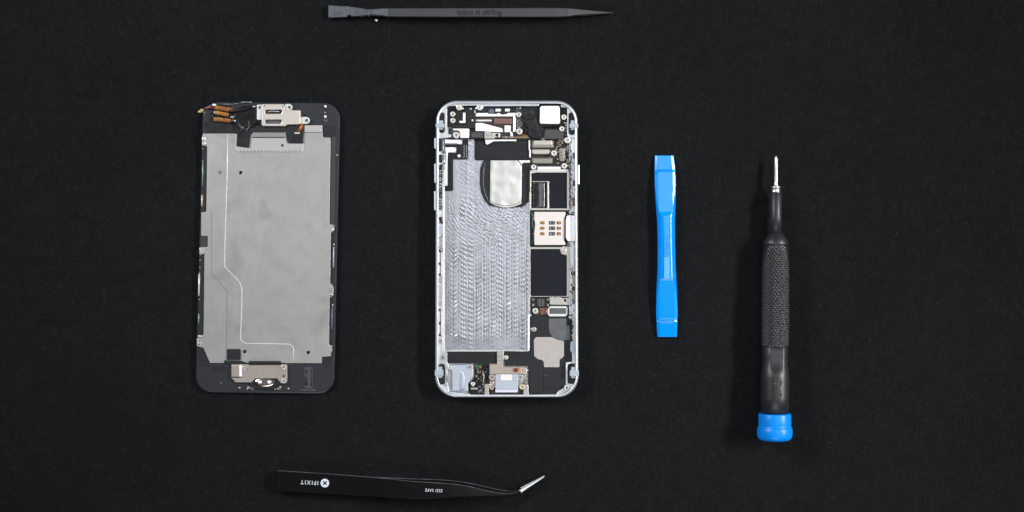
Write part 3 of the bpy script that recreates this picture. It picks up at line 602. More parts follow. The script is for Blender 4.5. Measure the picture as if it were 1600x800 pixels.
lug(834.6, 514.6, 3.6, 827, 514, 3.6, STEEL)
screw(ph, 885.6, 605.8, 4.3, 4.6)
mb = MB(); tube(mb, [(885.6, 580, 4.2), (885.2, 572, 4.3), (887, 568, 4.3), (893, 566.6, 4.3), (899, 566.2, 4.2)], 1.2, BRIGHT, 6); mb.build('antenna_clip', ph)
mb = MB(); tube(mb, [(696.6, 603, 3.9), (697.6, 596, 4.0), (700.6, 590, 4.2), (697.6, 584, 4.2), (699, 572, 4.1)], .8, STEEL, 6); mb.build('antenna_clip', ph)
# --- lower left
pl('foam_pad', ph, rect(698.6, 549.8, 776.4, 567.8, .4), .95, 2.6, BLKM, .1)
mb = MB(); plate(mb, rp([(776.6, 548.2), (785, 548.2), (787, 552), (787, 563), (784, 570), (776.6, 570)], 1.2), .95, 3.4, STEEL, .15)
for (a, b) in ((779, 556), (783.4, 555), (780, 562), (784, 561)): box(mb, a, b, a + 1.6, b + 2.4, 3.35, 3.5, NICKEL)
mb.build('screw_lug', ph); screw(ph, 791, 558.4, 3.3, 3.5, washer=False)
screw(ph, 691.6, 559, 4.2, 3.5, head=STEEL)
vm = pl('vibration_motor', ph, rp([(704.6, 570.6), (728, 570.6), (730, 569.4), (738.8, 569.4), (740, 586), (736.6, 592), (731.4, 597.6), (731.4, 611.2), (706.8, 611.2), (706.4, 580), (702.6, 577)], 1), .95, 4.3, PALEB, .3)
mb = MB(); tube(mb, [(717.4, 579, 4.1), (722, 583, 4.35), (723, 590, 4.4), (722.6, 600, 4.4), (722, 610, 4.3)], 3.4, PALEB, 10, .35, [.5, .9, 1, 1, 1]); mb.build('ridge', ph)
screw(ph, 702.4, 574, 3.3, 4.6, washer=False); screw(ph, 733.6, 573.6, 4.0, 4.6, head=STEEL)
mb = MB(); plate(mb, rp([(740.4, 568.4), (765, 568.4), (765, 616.6), (732, 616.6), (732, 600), (741, 590)], .5), .95, 2.2, BLK, .1)
smd(mb, 741, 569, 753, 576, 18, 2.2, 61, [GREEN, GREEN, GREEN, GOLD], 1, 3); smd(mb, 742, 575, 765, 615, 95, 2.2, 62, [HOLE, BLK, NICKEL, STEEL, DKG, BLK, PURP], .8, 3.0); smd(mb, 745, 576, 752, 583, 8, 2.4, 63, [COPPER, WARM, GOLD], 1, 2.4)
box(mb, 735.6, 605.8, 746.6, 608.6, 2.2, 3.3, STEEL); tube(mb, [(754, 579, 3.0), (756, 586, 3.3), (755, 597, 3.2), (757, 607, 3.0)], 1.1, NICKEL, 6); tube(mb, [(758, 572, 2.8), (763, 580, 3.2), (760, 590, 3)], .7, HOLE, 6)
mb.build('charging_flex', ph); screw(ph, 739, 600, 3.4, 4.0, washer=False)
pl('metal_bracket', ph, rp([(765, 569), (783, 569), (787.6, 573.4), (815.6, 573.4), (815.6, 584), (765, 584)], .8), 1.6, 3.9, WARM, .15)
mb = MB(); plate(mb, rect(801.6, 575, 811.4, 581.4, .6), 3.85, 4.2, AMBER, .1); plate(mb, rect(804, 575.6, 808.2, 581, .6), 4.15, 4.5, REDB, .1); mb.build('amber_component', ph)
mb = MB(); plate(mb, rect(816, 574, 823, 584.6, .6), .95, 3.2, STEEL, .15); smd(mb, 813, 574, 826, 604, 40, 2.4, 65, [STEEL, HOLE, NICKEL, WHITEM], .9, 3); plate(mb, rp([(818, 601), (825.6, 601), (826, 617), (818, 617)], 1), .95, 3.4, STEEL, .2); plate(mb, rp([(757.6, 600), (764, 600), (763.6, 617), (757, 617)], 1), .95, 3.4, STEEL, .2)
mb.build('charging_flex', ph)
mb = MB(); plate(mb, rect(774, 584.6, 809.4, 613, 1), .95, 4.0, PALEB, .2); plate(mb, rect(774, 609.6, 807.6, 613.2, .8), 3.9, 4.4, mat('lavender_edge', (222, 220, 240), .3, .4), .15); chg = mb.build('charging_port', ph)
pl('port_cover', chg, rect(782, 584.8, 799.4, 594.6, .6), 3.95, 4.3, mat('blush_cover', (232, 222, 222), .3, .45), .1)
screw(ph, 768.4, 589.8, 4.4, 3.6, head=WARM); screw(ph, 813, 590, 4.8, 3.8, head=STEEL); screw(ph, 815.6, 604.6, 4.2, 3.6, head=mat('pale_gold', (224, 202, 168), .6, .4))
mb = MB(); tube(mb, [(772, 594, 3.0), (771, 600, 3.2), (765, 601, 3.2), (763.6, 607, 3.0)], 1.5, mat('rosy_metal', (206, 178, 168), .6, .4), 6); plate(mb, circ(768.4, 605.6, 3.6, 14), 2.0, 3.3, mat('rosy_metal', (0, 0, 0)), .15, [circ(768.4, 605.6, 1.5, 10)]); mb.build('port_spring', ph)
pl('port_base', ph, rect(765, 606, 818, 616.8, .5), .95, 2.0, mat('dark_brown_plastic', (48, 38, 36), 0, .4), .1)

# ------------------------------------------------------------------ the removed display
ds = root('display_assembly', 'removed black phone screen lying face down with grey metal backplate and gold flex cables', 'phone screen', 418, 388)
DO = rp([(316.8, 159.0), (532.4, 160.4), (522.6, 615.2), (304.8, 613.6)], 26, 9)
mb = MB(); sweep(mb, DO, [(6, .02), (1.0, .05), (.1, .35), (.05, .8), (.4, 1.15), (1.0, 1.25), (4, 1.26)], GLASS); mb.build('cover_glass', ds)
DI = inset(DO if sarea(DO) > 0 else DO[::-1], .9)
pl('bezel_frame', ds, DI, .9, 2.0, BEZEL, .25)
pp = rp([(317.4, 208.6), (475, 208.6), (475, 195.6, 1), (503.4, 195.6, 1), (504, 214.4, 2.5), (516.4, 215, 2), (514.6, 350), (521, 351.4, 1), (521, 361), (517, 363.6), (515.8, 443), (519.6, 445), (519.2, 463), (515, 465), (514, 537.6), (518, 541), (516.6, 556.4), (503, 557.4, 1), (502.8, 567.4), (328, 567, 1), (317.6, 543.4), (309.8, 541.6, 2), (310, 524.6), (318, 523.6), (319.4, 394.6), (311.4, 393), (311.6, 388), (313.6, 386.4), (324.4, 386), (324.6, 368.8), (314.2, 368.6), (314.6, 332), (322.4, 331), (323.8, 229.4), (316, 226.6), (315.4, 216)], .6)
hd = [circ(376, 270, 2.9, 14), circ(382.4, 549.4, 3.0, 16), circ(481.6, 551, 3.0, 16)]
pl('backplate', ds, pp, 1.9, 2.6, PLATE, .12, holes=hd)
pl('insulation_film', ds, rp([(317.4, 209), (329.8, 209), (330, 428), (354.6, 454), (353.6, 567), (353, 566), (328, 566), (318, 543), (319.8, 394), (325.6, 387), (325.6, 368), (315.2, 367), (315.4, 333), (323.6, 331.5), (325, 229), (318, 226)], 0) if 0 else rp([(330.2, 330), (330.8, 330), (330.8, 427.8), (355.2, 454), (354.2, 566.4), (353.5, 566.4), (354.4, 454.3), (330.2, 428.2)], 0), 2.58, 2.64, SMUDGE, 0)
def catmull(pts, n=6):
    out = []; P_ = [pts[0]] + pts + [pts[-1]]
    for i in range(1, len(P_) - 2):
        for k in range(n):
            t = k / n; out.append(tuple(.5 * ((2 * P_[i][j]) + (-P_[i - 1][j] + P_[i + 1][j]) * t + (2 * P_[i - 1][j] - 5 * P_[i][j] + 4 * P_[i + 1][j] - P_[i + 2][j]) * t * t + (-P_[i - 1][j] + 3 * P_[i][j] - 3 * P_[i + 1][j] + P_[i + 2][j]) * t ** 3) for j in range(len(pts[0]))))
    out.append(pts[-1]); return out
z_ = 2.62
mb = MB(); tube(mb, [(355.8, 209, z_), (355, 270, z_), (353, 330, z_), (351.4, 380, z_), (351, 412, z_)] + catmull([(351, 414, z_), (353, 419, z_), (362, 428, z_), (372, 438.4, z_), (376.8, 448, z_), (378, 458, z_)]) + [(377.6, 480, z_), (376.6, 505, z_), (376, 526, z_)] + catmull([(376, 528, z_), (377.4, 533, z_), (381.6, 535.8, z_), (388, 536.6, z_)]) + [(420, 537, z_), (448, 537.6, z_)] + catmull([(450, 537.6, z_), (455.6, 539.6, z_), (458.6, 545, z_), (458.8, 549, z_)]) + [(458, 567, z_)], .62, RIDGE, 8, .45); mb.build('pressed_ridge', ds)
pl('backplate_patch', ds, circ(343.6, 269.2, 2.8, 14), 2.55, 2.63, SMUDGE, 0)
pl('backplate_patch', ds, circ(376, 270, 3.0, 14), 1.9, 2.1, HOLE, 0)
for x, y in ((382.4, 549.4), (481.6, 551)): pl('backplate_hole', ds, circ(x, y, 3.1, 14), 1.95, 2.1, HOLE, 0)
# serrated light plate at the top
ser = []
xx = 470
while xx > 374: ser += [(xx, 237.6), (xx - 1.2, 235.2), (xx - 3.0, 235.2), (xx - 4.0, 238.2)]; xx -= 5.4
pl('shield_plate', ds, [(367.4, 209.5), (447, 209.5), (448.5, 224), (474, 224), (474.4, 236), (472, 237.6)] + ser + [(370.4, 236.6), (366.6, 233.5)], 2.5, 2.95, PLATEL, .1, holes=[circ(441.2, 227.4, 2.3, 6)])
pl('backplate_hole', ds, circ(441.2, 227.4, 2.5, 8), 2.55, 2.66, HOLE, 0)
mb = MB(); plate(mb, rect(394.6, 206.8, 446.4, 214.2, 1), 2.5, 3.5, mat('mid_grey_steel', (150, 149, 148), .7, .45, var=.08, vscale=500), .2); box(mb, 394, 214.6, 444.6, 215.6, 2.9, 3.02, HOLE); mb.build('stiffener', ds)
pl('backplate_fold', ds, rect(475.2, 206.4, 503.2, 207.6, .2), 2.55, 2.64, SMUDGE, 0)
pl('backplate_fold', ds, rect(475.6, 195.8, 503, 206.2, .8), 2.55, 2.8, PLATEL, .1)
# recesses along both sides
def recess(loop, m=HOLE, z=2.03): return pl('side_recess', ds, loop, 1.9, z, m, 0)
recess(rp([(317, 229), (323.4, 229), (322, 331), (315.4, 331)], 1)); recess(rp([(314.6, 368.8), (324.2, 368.8), (324, 386), (313.8, 386)], .8), mat('brown_black_film', (56, 52, 48), 0, .4))
recess(rp([(311.8, 395), (319, 395), (317.6, 523.4), (309.6, 523.4)], 1)); recess(rp([(517.4, 216), (524.4, 212), (522.6, 349.6), (515.2, 349.6)], 1), mat('brown_black_film', (0, 0, 0)))
recess(rp([(518, 364), (522.4, 364), (521, 442.6), (516.4, 442.6)], .6)); recess(rp([(515.8, 466), (520, 466), (518.8, 537), (514.4, 537)], .6))
recess(rp([(309, 546), (317, 546), (327.4, 566.6), (311, 566.6)], 1), DKG)
recess(rp([(505, 196), (524.6, 197), (525, 213), (518, 214), (505.4, 213)], 1.5), DKG); recess(rp([(503.6, 558.6), (518, 557), (517.6, 574), (504.6, 573)], 1.5), DKG)
recess(rect(331, 572.6, 353, 580, 1), DKG, 2.12); recess(rp([(318, 191), (342, 190.4), (342, 207.6), (317.4, 207.6)], 1), BLK, 2.1)
# bright clip tabs on the edges
def tab(x, y, w, h, m=STEEL, seed=1):
    mb = MB(); plate(mb, rect(x - w / 2, y - h / 2, x + w / 2, y + h / 2, 1.2), 1.9, 2.9, m, .2); R = random.Random(seed)
    for _ in range(4): a = x + R.uniform(-w / 3, w / 4); b = y + R.uniform(-h / 3, h / 4); box(mb, a, b, a + 1.4, b + 1.5, 2.85, 3.1, R.choice([HOLE, BRIGHT, STEEL]))
    mb.build('clip_tab', ds)
tab(318.4, 217.4, 6, 5, BRIGHT, 1); tab(318.8, 224.6, 6, 4.4, BRIGHT, 2); tab(314.8, 392, 7, 10, STEEL, 3); tab(310.8, 535, 7, 12, STEEL, 4); tab(311.6, 526, 5.4, 4, WHITEM, 5)
tab(519.4, 356, 5.6, 9, STEEL, 6); tab(518, 453, 6, 11, STEEL, 7); tab(517.6, 460.4, 6, 2.4, WHITEM, 8); tab(516, 545, 5.6, 10, STEEL, 9); tab(526.8, 243, 2.4, 3, STEEL, 10)
def slip(pts, r, m): mb = MB(); tube(mb, pts, r, m, 6, .5); mb.build('edge_clip', ds)
CG = mat('green_grey_metal', (150, 165, 155), .5, .4)
slip([(317, 250, 2.1), (316.4, 290, 2.1)], .8, CG); slip([(315.4, 305, 2.1), (315.2, 322, 2.1)], .9, WHITEM); slip([(316.8, 303, 2.1), (316.4, 324, 2.1)], .6, AMBER)
slip([(311.2, 428, 2.1), (310.6, 462, 2.1)], 1.3, WHITEM); slip([(312.8, 430, 2.1), (312.6, 448, 2.1)], .7, COPPER); slip([(310.6, 490, 2.1), (310.2, 506, 2.1)], .9, CG)
slip([(521.4, 386, 2.1), (521, 418, 2.1)], 1.0, PALEB); slip([(519.4, 480, 2.1), (518.2, 515, 2.1)], 1.3, PURP); slip([(521.8, 384, 2.1), (522, 380, 2.1)], .8, STEEL); slip([(519.8, 475, 2.1), (520, 479, 2.1)], .7, STEEL)
mb = MB()
for (x, y) in ((313, 398), (312.6, 407), (312.2, 418), (312, 426), (311.6, 468), (316.6, 232)): plate(mb, circ(x, y, .9, 8), 2.0, 2.5, STEEL, .1)
mb.build('contact_point', ds)
# black tapes at the top
sheet('black_tape', rp([(317.6, 192), (345, 188), (372, 198), (394, 200), (396, 208.8), (317.6, 208.4)], 1), 2.5, BLK, .14, 3, 8.1, ds, 1.9)
sheet('flex_cable', rp([(371, 196), (392.8, 196), (391.4, 215), (389, 230.8), (369.2, 228.4)], 1.2), 3.5, BLK, .2, 5, 9.1, ds, 1.9)
sheet('black_tape', rp([(392, 196.6), (474.6, 193), (474.4, 209), (473.4, 224), (450.6, 224), (447.4, 218), (446.6, 206.6), (393, 206.6)], 1.2), 3.3, DKG, .1, 5, 5.1, ds, 1.9)
pl('black_label', ds, rp([(456.6, 208.6), (473.2, 208.6), (473, 222.4), (454.4, 222.4)], .4), 3.2, 3.5, BLK, .06)
pl('white_mark', ds, rect(460, 206.8, 468.2, 208.8, .4), 3.3, 3.6, WHITEM, .05)
mb = MB(); tube(mb, [(471.8, 194, 3.2), (470.6, 199, 3.6), (466.4, 205, 3.4)], 2.2, mat('burnt_orange_flex', (170, 92, 30), .2, .4), 8, .4); mb.build('amber_flex', ds)
# front camera lump: glossy dark housing
sheet('front_camera', rp([(366, 172), (378, 166), (396, 164), (400.6, 168), (400, 192), (394, 199), (376, 199), (366, 190)], 3), 3.9, mat('deep_black_gloss', (9, 9, 10), 0, .42, spec=.3), .2, 4, 4.4, ds, 1.9)
mb = MB(); tube(mb, [(350, 168, 3), (362, 174, 4.1), (376, 172, 4.5), (390, 167.6, 4.2), (400, 166, 3.6)], 2.6, mat('deep_black_gloss', (0, 0, 0)), 8, .5)
tube(mb, [(360, 186, 3), (370, 190, 4), (376, 200, 3.8), (380, 206, 3.4)], 4, GLOSS, 8, .4); mb.build('flex_cable', ds)
mb = MB(); tube(mb, catmull([(387.6, 189, 4.15), (389.6, 194, 4.15), (388.4, 199.6, 4.1), (384.6, 203.2, 4.0)]), .7, GREYF, 6, .5); plate(mb, rect(360, 181.4, 365.4, 183.8, .6), 3.6, 4.2, STEEL, .1); tube(mb, [(364, 186, 3.9), (362, 190, 4.0)], .6, NICKEL, 5); plate(mb, rect(394.4, 165.4, 399, 167.4, .6), 3.8, 4.5, PALEB, .1); mb.build('camera_detail', ds)  # first tube: highlight on the camera lump, modelled as a grey arc
# folded gold flexes
def ribbon(x0, y0, x1, y1, w, z, m, seed):
    mb = MB(); R = random.Random(seed); n = 22; d = Vector((x1 - x0, y1 - y0)); nn = Vector((-d.y, d.x)).normalized(); rows = []
    for k in range(n + 1):
        t = k / n; c = Vector((x0, y0)) + d * t; zz = z + .35 * math.sin(t * PI)
        rows.append([P(*(c + nn * w * s), zz + .35 * math.cos(s * 1.4) + .04 * R.uniform(-1, 1) * (1 + (s != 0))) for s in np.linspace(-1, 1, 9)] + [P(*(c + nn * w * s), zz - .5) for s in (1, -1)])
    loft(mb, rows, m, False); 
    for k in range(12):
        t = k / 12 + .03; c = Vector((x0, y0)) + d * t; zz = z + .35 * math.sin(t * PI) + .3
        a = c - nn * w * .75; b = c + nn * w * .75; tube(mb, [(a.x, a.y, zz), (c.x, c.y, zz + .12), (b.x, b.y, zz)], .35, REDB if k % 3 == 0 else COPPER, 4)
    mb.build('gold_flex', ds)
ribbon(334.5, 167.4, 363.4, 172.4, 2.9, 3.6, AMBER, 1); ribbon(336, 175.6, 357, 179.6, 2.7, 3.9, mat('bright_gold_flex', (208, 142, 56), .4, .36, var=.25, vscale=1500), 2); ribbon(333, 185.8, 360.4, 188.6, 2.8, 3.4, AMBER, 3)
mb = MB(); tube(mb, [(317.6, 171.4, 1.6), (322, 169.4, 2.2), (328, 167.6, 2.8), (335, 167, 3.4)], 2.6, REDB, 8, .4); tube(mb, [(331, 176, 2.6), (333, 181, 3), (331, 188, 2.6)], 2, BLK, 8, .5); mb.build('red_flex', ds)
mb = MB(); plate(mb, rp([(309, 174.6), (314, 170.2), (318.6, 169.6), (319.2, 173), (314.6, 175.8), (309.4, 176.2)], .8), .9, 1.7, mat('olive_gold', (186, 168, 110), .6, .4), .2); plate(mb, rect(314.4, 170.8, 318.4, 173, .6), 1.6, 2.1, STEEL, .1); mb.build('flex_end', ds)
mb = MB(); plate(mb, rp([(331.4, 162.4), (337, 162), (336.6, 165), (332, 165.4)], .8), 2.4, 4.0, BRIGHT, .2); plate(mb, rp([(334, 174), (336.6, 173.4), (336.6, 177.6), (334, 177.6)], .6), 3, 4.2, STEEL, .2); mb.build('flex_end', ds)
mb = MB(); tube(mb, [(342, 162, 2.1), (362, 163.4, 2.3), (372, 161.4, 2.3)], .9, GREYF, 6, .5); tube(mb, [(374, 160.8, 2.2), (384, 159.6, 2.3), (394, 160.4, 2.2)], 1.6, GREYF, 6, .4); tube(mb, [(344, 164.4, 2.2), (360, 164.6, 2.2)], 1.4, HOLE, 6, .4); mb.build('adhesive_strip', ds)
# earpiece cover
eb = pl('earpiece_cover', ds, rp([(409.4, 162.6, 2), (443.4, 162.6, 2), (445.4, 170.6, 1), (448, 171.8, 1), (469.4, 172.2, 2), (469.2, 194, 2), (449, 194.6, 1), (445.4, 197, 1.5), (408.6, 196.8, 2.5)], 1), 2.2, 4.6, mat('warm_pale_steel', (208, 199, 190), .55, .42, var=.03, vscale=400), .35, holes=[rect(414.4, 171.4, 440.4, 177.8, 3), rect(414, 186.8, 440, 193.2, 3)])
mb = MB(); plate(mb, rect(413.8, 171, 441, 178.2, 1), 2.2, 3.3, HOLE, 0); plate(mb, rect(413.6, 186.4, 440.6, 193.6, 1), 2.2, 3.3, GREYF, 0); tube(mb, [(418, 175, 3.4), (424, 173.6, 3.5), (437, 174.4, 3.4)], .7, PALEB, 6); mb.build('speaker_slot', eb)
mb = MB(); plate(mb, circ(413, 165.6, 1.2, 8), 4.5, 4.64, HOLE, 0); plate(mb, circ(442.2, 166.2, 1.2, 8), 4.5, 4.64, HOLE, 0); mb.build('rivet', eb)
mb = MB(); plate(mb, rp([(401.4, 163.4), (411, 163.4), (411, 187.2), (401.2, 187.2)], 1.4), 2.0, 3.9, WHITEM, .2, holes=[circ(405.6, 168.2, 2.4, 14)]); plate(mb, circ(405.6, 168.2, 2.5, 14), 2.0, 3.6, mat('dull_brown_metal', (120, 104, 98), .6, .4), .1); mb.build('mounting_tab', ds)
def dlug(x, y, r, ex):
    mb = MB(); plate(mb, rp([(x - ex, y - r), (x, y - r)] + [(x + r * math.cos(t), y + r * math.sin(t)) for t in np.linspace(-PI / 2 + .3, PI / 2 - .3, 9)] + [(x, y + r), (x - ex, y + r)], 0), 2.0, 3.6, WHITEM, .2)
    plate(mb, circ(x + .4, y, r * .5, 14), 3.5, 3.8, NICKEL, .1); box(mb, x - .3, y - r * .35, x + 1, y + r * .35, 3.75, 3.85, HOLE); mb.build('mounting_tab', ds)
dlug(451.6, 167.4, 5.0, 6); dlug(478.4, 188, 5.4, 9)
mb = MB(); plate(mb, circ(508.4, 166.2, 2.0, 12), 1.9, 2.6, BRIGHT, .3); plate(mb, rect(503, 170.4, 513.6, 172.6, 1), 1.95, 2.06, HOLE, 0); plate(mb, circ(508.2, 182, 2.0, 12), 1.9, 2.7, BRIGHT, .3); plate(mb, circ(508, 176, 1.4, 12), 1.9, 2.4, NICKEL, .2)
plate(mb, circ(509, 187.6, 2.9, 14), 1.9, 2.35, GREYF, .15, [circ(509, 187, 1.6, 10)]); mb.build('sensor_contact', ds)
# bottom: home button bracket
hb = pl('home_button_bracket', ds, rp([(361.4, 569.4, 1), (448.6, 569.4, 2), (448.6, 598.6, 3), (438, 598.6, 1), (432.6, 591, 3), (399, 591, 3), (392.6, 597.4, 1), (368, 597.4, 2), (361.4, 590.6, 2)], 1), 1.9, 3.2, mat('rosy_steel', (182, 172, 164), .65, .42, var=.04, vscale=500), .2)
mb = MB(); plate(mb, rect(362, 570.4, 375.6, 588.6, .8), 3.15, 3.6, WARM, .3); box(mb, 362, 588.8, 376, 590.2, 3.1, 3.26, HOLE); mb.build('folded_flap', hb)
pl('folded_flap', hb, rect(373.4, 570.4, 377.8, 588.6, 1.2), 3.1, 3.9, BRIGHT, .3)
for x, y, r in ((381.4, 575.4, 3.6), (443.2, 574, 4.2), (443.2, 595.2, 3.8)): screw(ds, x, y, r, 3.8)
pl('bracket_hole', hb, circ(443.4, 587.6, 1.8, 12), 3.15, 3.24, HOLE, 0)
pl('button_contact', ds, rp([(388.4, 564.4), (438.8, 564.4), (438.8, 570.4), (388.4, 570.4)], 1), 1.9, 3.5, BLKM, .15)
mb = MB(); plate(mb, rp([(350, 563), (376, 563.6), (385, 566.4), (388, 569.6), (361, 569), (350, 567)], .6), 1.9, 2.8, HOLE, .1); plate(mb, rect(354.4, 545.4, 375.8, 562.4, 1.6), 2.5, 3.2, DKG, .2); mb.build('flex_connector', ds)
mb = MB(); plate(mb, rp([(389, 600, 2), (397, 592, 3), (403, 589.6, 2), (425, 589.6, 2), (432, 592, 3), (438.6, 600, 2), (431, 606, 3), (420, 608.6), (405, 608.6), (396, 606, 3)], 2), 1.9, 3.0, BLKM, .3); mb.build('button_seal', ds)
sw_ = MB(); plate(sw_, circ(413.6, 597.4, 15.2, 30, 6.6), 2.9, 3.7, mat('polished_steel', (222, 214, 208), 1, .2), .3)
plate(sw_, circ(413.6, 597.0, 12.4, 30, 4.4), 3.65, 3.9, mat('dull_brown_metal', (0, 0, 0)), .15)
for x in (406, 420.6): plate(sw_, circ(x, 597, 3.2, 18, 2.6), 3.85, 4.4, BRIGHT, .4)
sw_.build('home_button', ds)
mb = MB(); R = random.Random(9)
for cx_ in (391, 435):
    for _ in range(9): x = cx_ + R.uniform(-5, 5); y = 606.6 + R.uniform(-2.6, 2.6); plate(mb, circ(x, y, R.uniform(.7, 1.5), 7), 1.9, R.uniform(2.4, 2.9), R.choice([STEEL, STEEL, NICKEL]), .1)
for x, y in ((374.2, 606), (450.8, 607.2), (345, 598.4)): plate(mb, circ(x, y, 1.4 if x != 345 else .7, 9), 1.9, 2.4, STEEL, .2)
mb.build('solder_point', ds)
mb = MB(); plate(mb, rect(475.6, 573.4, 488.4, 607, 4), 1.95, 2.12, mat('recess_grey', (66, 69, 73), 0, .35), .05); tube(mb, [(478.4, 578, 2.1), (478.4, 602, 2.1)], 2.2, BEZEL, 8, .4); tube(mb, [(486, 577, 2.05), (486.4, 603, 2.05)], 1.2, DKG, 8, .4); mb.build('moulded_groove', ds)
mb = MB(); tube(mb, [(466, 609.6, 2.0), (494, 609.4, 2.0)], .6, GREYF, 5, .4); tube(mb, [(310, 570.4, 2.0), (323, 570.6, 2.0)], .9, HOLE, 5, .4); mb.build('moulded_line', ds)

# ------------------------------------------------------------------ blue opening tool
BLUE = mat('glossy_blue_plastic', (0, 135, 230), 0, .17, var=.02, vscale=60, bump=.003, bscale=900, spec=.5)
bt = root('opening_tool', 'flat bright blue plastic prying tool between the open phone and the screwdriver', 'pry tool', 1040, 385)
LE = [(243, 1023.2), (262, 1022.6), (290, 1022.8), (320, 1024.4), (345, 1026.6), (380, 1027.4), (420, 1027.2), (440, 1026.2), (460, 1025.2), (490, 1025.0), (510, 1026), (527, 1027.2)]
RE = [(243, 1052.6), (262, 1055.2), (290, 1056.4), (320, 1055.6), (345, 1054.8), (380, 1055.0), (420, 1056), (440, 1057.2), (460, 1058.4), (490, 1059), (510, 1058.2), (527, 1057.6)]
ysn = np.arange(243, 527.01, .75); U = np.linspace(-1, 1, 61); Ug, Yg = np.meshgrid(U, ysn)
def smooth_i(y, T):
    a = np.array(T, float); v = np.interp(y, a[:, 0], a[:, 1]); k = np.ones(15) / 15; return np.convolve(np.pad(v, 7, 'edge'), k, 'valid')
l_ = smooth_i(ysn, LE); r_ = smooth_i(ysn, RE); c_ = ((l_ + r_) / 2)[:, None]; hw = ((r_ - l_) / 2)[:, None]
Xg = c_ + hw * Ug
v = np.minimum(Yg - 243, 527 - Yg)
dome = 5.3 * (1 - np.abs(Ug) ** 2.6) ** .75 * .62 + 1.6
ridge_flat = 4.85 - .55 * np.clip(np.abs(Ug) - .28, 0, 1) * 6 * .55
body = 1.5 + 3.3 * np.clip(1 - np.abs(Ug) ** 3, 0, 1) ** .6
facet = np.interp(v, [0, 22, 24, 30, 88, 104], [1.5, 2.3, 2.7, 2.7, 4.2, 6]) + .0 * Ug
facet = facet - .5 * np.clip(np.abs(Ug) - .70, 0, 1) * 4
Zt = np.where(facet < body, np.minimum(body, facet - .16 * sstep(24, 25.5, v)), body); Zt = np.maximum(Zt, .75)
Zt = np.where(np.abs(Ug) > .999, .7, Zt)
mb = MB(); grid(mb, Xg, Yg, Zt, BLUE)
# underside and rims
kx = len(U); n0 = 0; rowsN = len(ysn); base_o = len(mb.v)
idx = lambda i, j: i * kx + j
per = [(i, 0) for i in range(rowsN)] + [(rowsN - 1, j) for j in range(1, kx)] + [(i, kx - 1) for i in range(rowsN - 2, -1, -1)] + [(0, j) for j in range(kx - 2, 0, -1)]
bot = [(mb.v[idx(i, j)][0], mb.v[idx(i, j)][1], .0003) for i, j in per]
mb.v += bot; np_ = len(per)
for q in range(np_):
    q2 = (q + 1) % np_; mb.f.append((idx(*per[q]), base_o + q, base_o + q2, idx(*per[q2]))); mb.m.append(0); mb.sm.append(False)
mb.f.append(tuple(base_o + q for q in range(np_))[::-1]); mb.m.append(0); mb.sm.append(False)
mb.build('tool_body', bt)
mb = MB(); plate(mb, circ(1041.4, 370.6, 3.6, 22), 4.5, 5.0, BLUE, .1, holes=[circ(1041.4, 370.6, 2.2, 16)]); text(mb, 'iFixit', 1041.4, 388, 21, -90, 4.9, BLUE, .12, .01, 1.0)
mb.build('raised_lettering', bt); pl('raised_label', bt, rect(1037.6, 402, 1045.6, 435.5, .8), 4.4, 5.05, mat('pale_blue_plastic', (84, 160, 240), 0, .35), .12)
mb = MB(); tube(mb, [(1028.6, 266.4, 2.7), (1052, 266.4, 2.7)], .7, BLUE, 8, .7); tube(mb, [(1032, 500.2, 2.7), (1055.4, 500.2, 2.7)], .6, BLUE, 8, .7); mb.build('moulded_line', bt)

# ------------------------------------------------------------------ screwdriver
sd = root('screwdriver', 'black knurled precision screwdriver with bright blue end cap, at the far right', 'screwdriver', 1211, 466)
RUB = mat('black_handle_plastic', (29, 31, 34), 0, .44, var=.15, vscale=200, bump=.015, bscale=2500, spec=.6)
RUBK = mat('knurled_grip', (34, 35, 38), .1, .34)
SHAFT = mat('black_satin_metal', (44, 46, 49), .3, .42)
def ax(y): return 1212.6 - (y - 243) * 2.2 / 445, 8.25 - (688 - y) * (8.25 - 5.3) / 445     # centre px, centre height mm
def turned(name, prof, m, n=48, cap=True, smooth=True, mod=None, step=None, parent=sd):
    """prof: (y px, radius px)"""
    mb = MB(); rings = []
    if step:
        yy = np.arange(prof[0][0], prof[-1][0] + 1e-6, step); rr = np.interp(yy, [p[0] for p in prof], [p[1] for p in prof]); pr = list(zip(yy, rr))
    else: pr = prof
    for (y, r) in pr:
        cx, cz = ax(y); ring = []
        X0, Y0, Z0 = P(cx, y, cz); R0 = r / PXM * (H - cz / 1000) / H
        for k in range(n):
            a = 2 * PI * k / n; q = R0 + (mod(y, a) / 1000 if mod else 0)
            ring.append((X0 + q * math.cos(a), Y0, Z0 + q * math.sin(a)))
        rings.append(ring)
    loft(mb, rings, m, smooth, cap); return mb.build(name, parent)
turned('driver_bit', [(242.6, .8), (244, 2.0), (247, 3.1), (252, 3.4), (270, 3.2), (284, 3.0), (288, 3.4), (291.5, 4.4)], mat('bit_steel', (206, 192, 180), .9, .3), mod=lambda y, a: (-.12 * abs(math.sin(2 * a)) if y < 258 else 0))
turned('collar', [(291, 6.2), (291.6, 7), (293.4, 7.1), (294, 6.6), (299, 6.6), (299.8, 7.0), (301, 6.6)], mat('collar_steel', (226, 224, 220), .9, .3))
turned('shaft', [(300.4, 8.0), (301.4, 9.1), (340, 9.3), (366, 9.4)], SHAFT)
turned('neck', [(363.5, 9.6), (364.5, 11), (368, 13.4), (373, 17), (377, 19.2), (380, 19.8), (384, 19.9)], RUB)
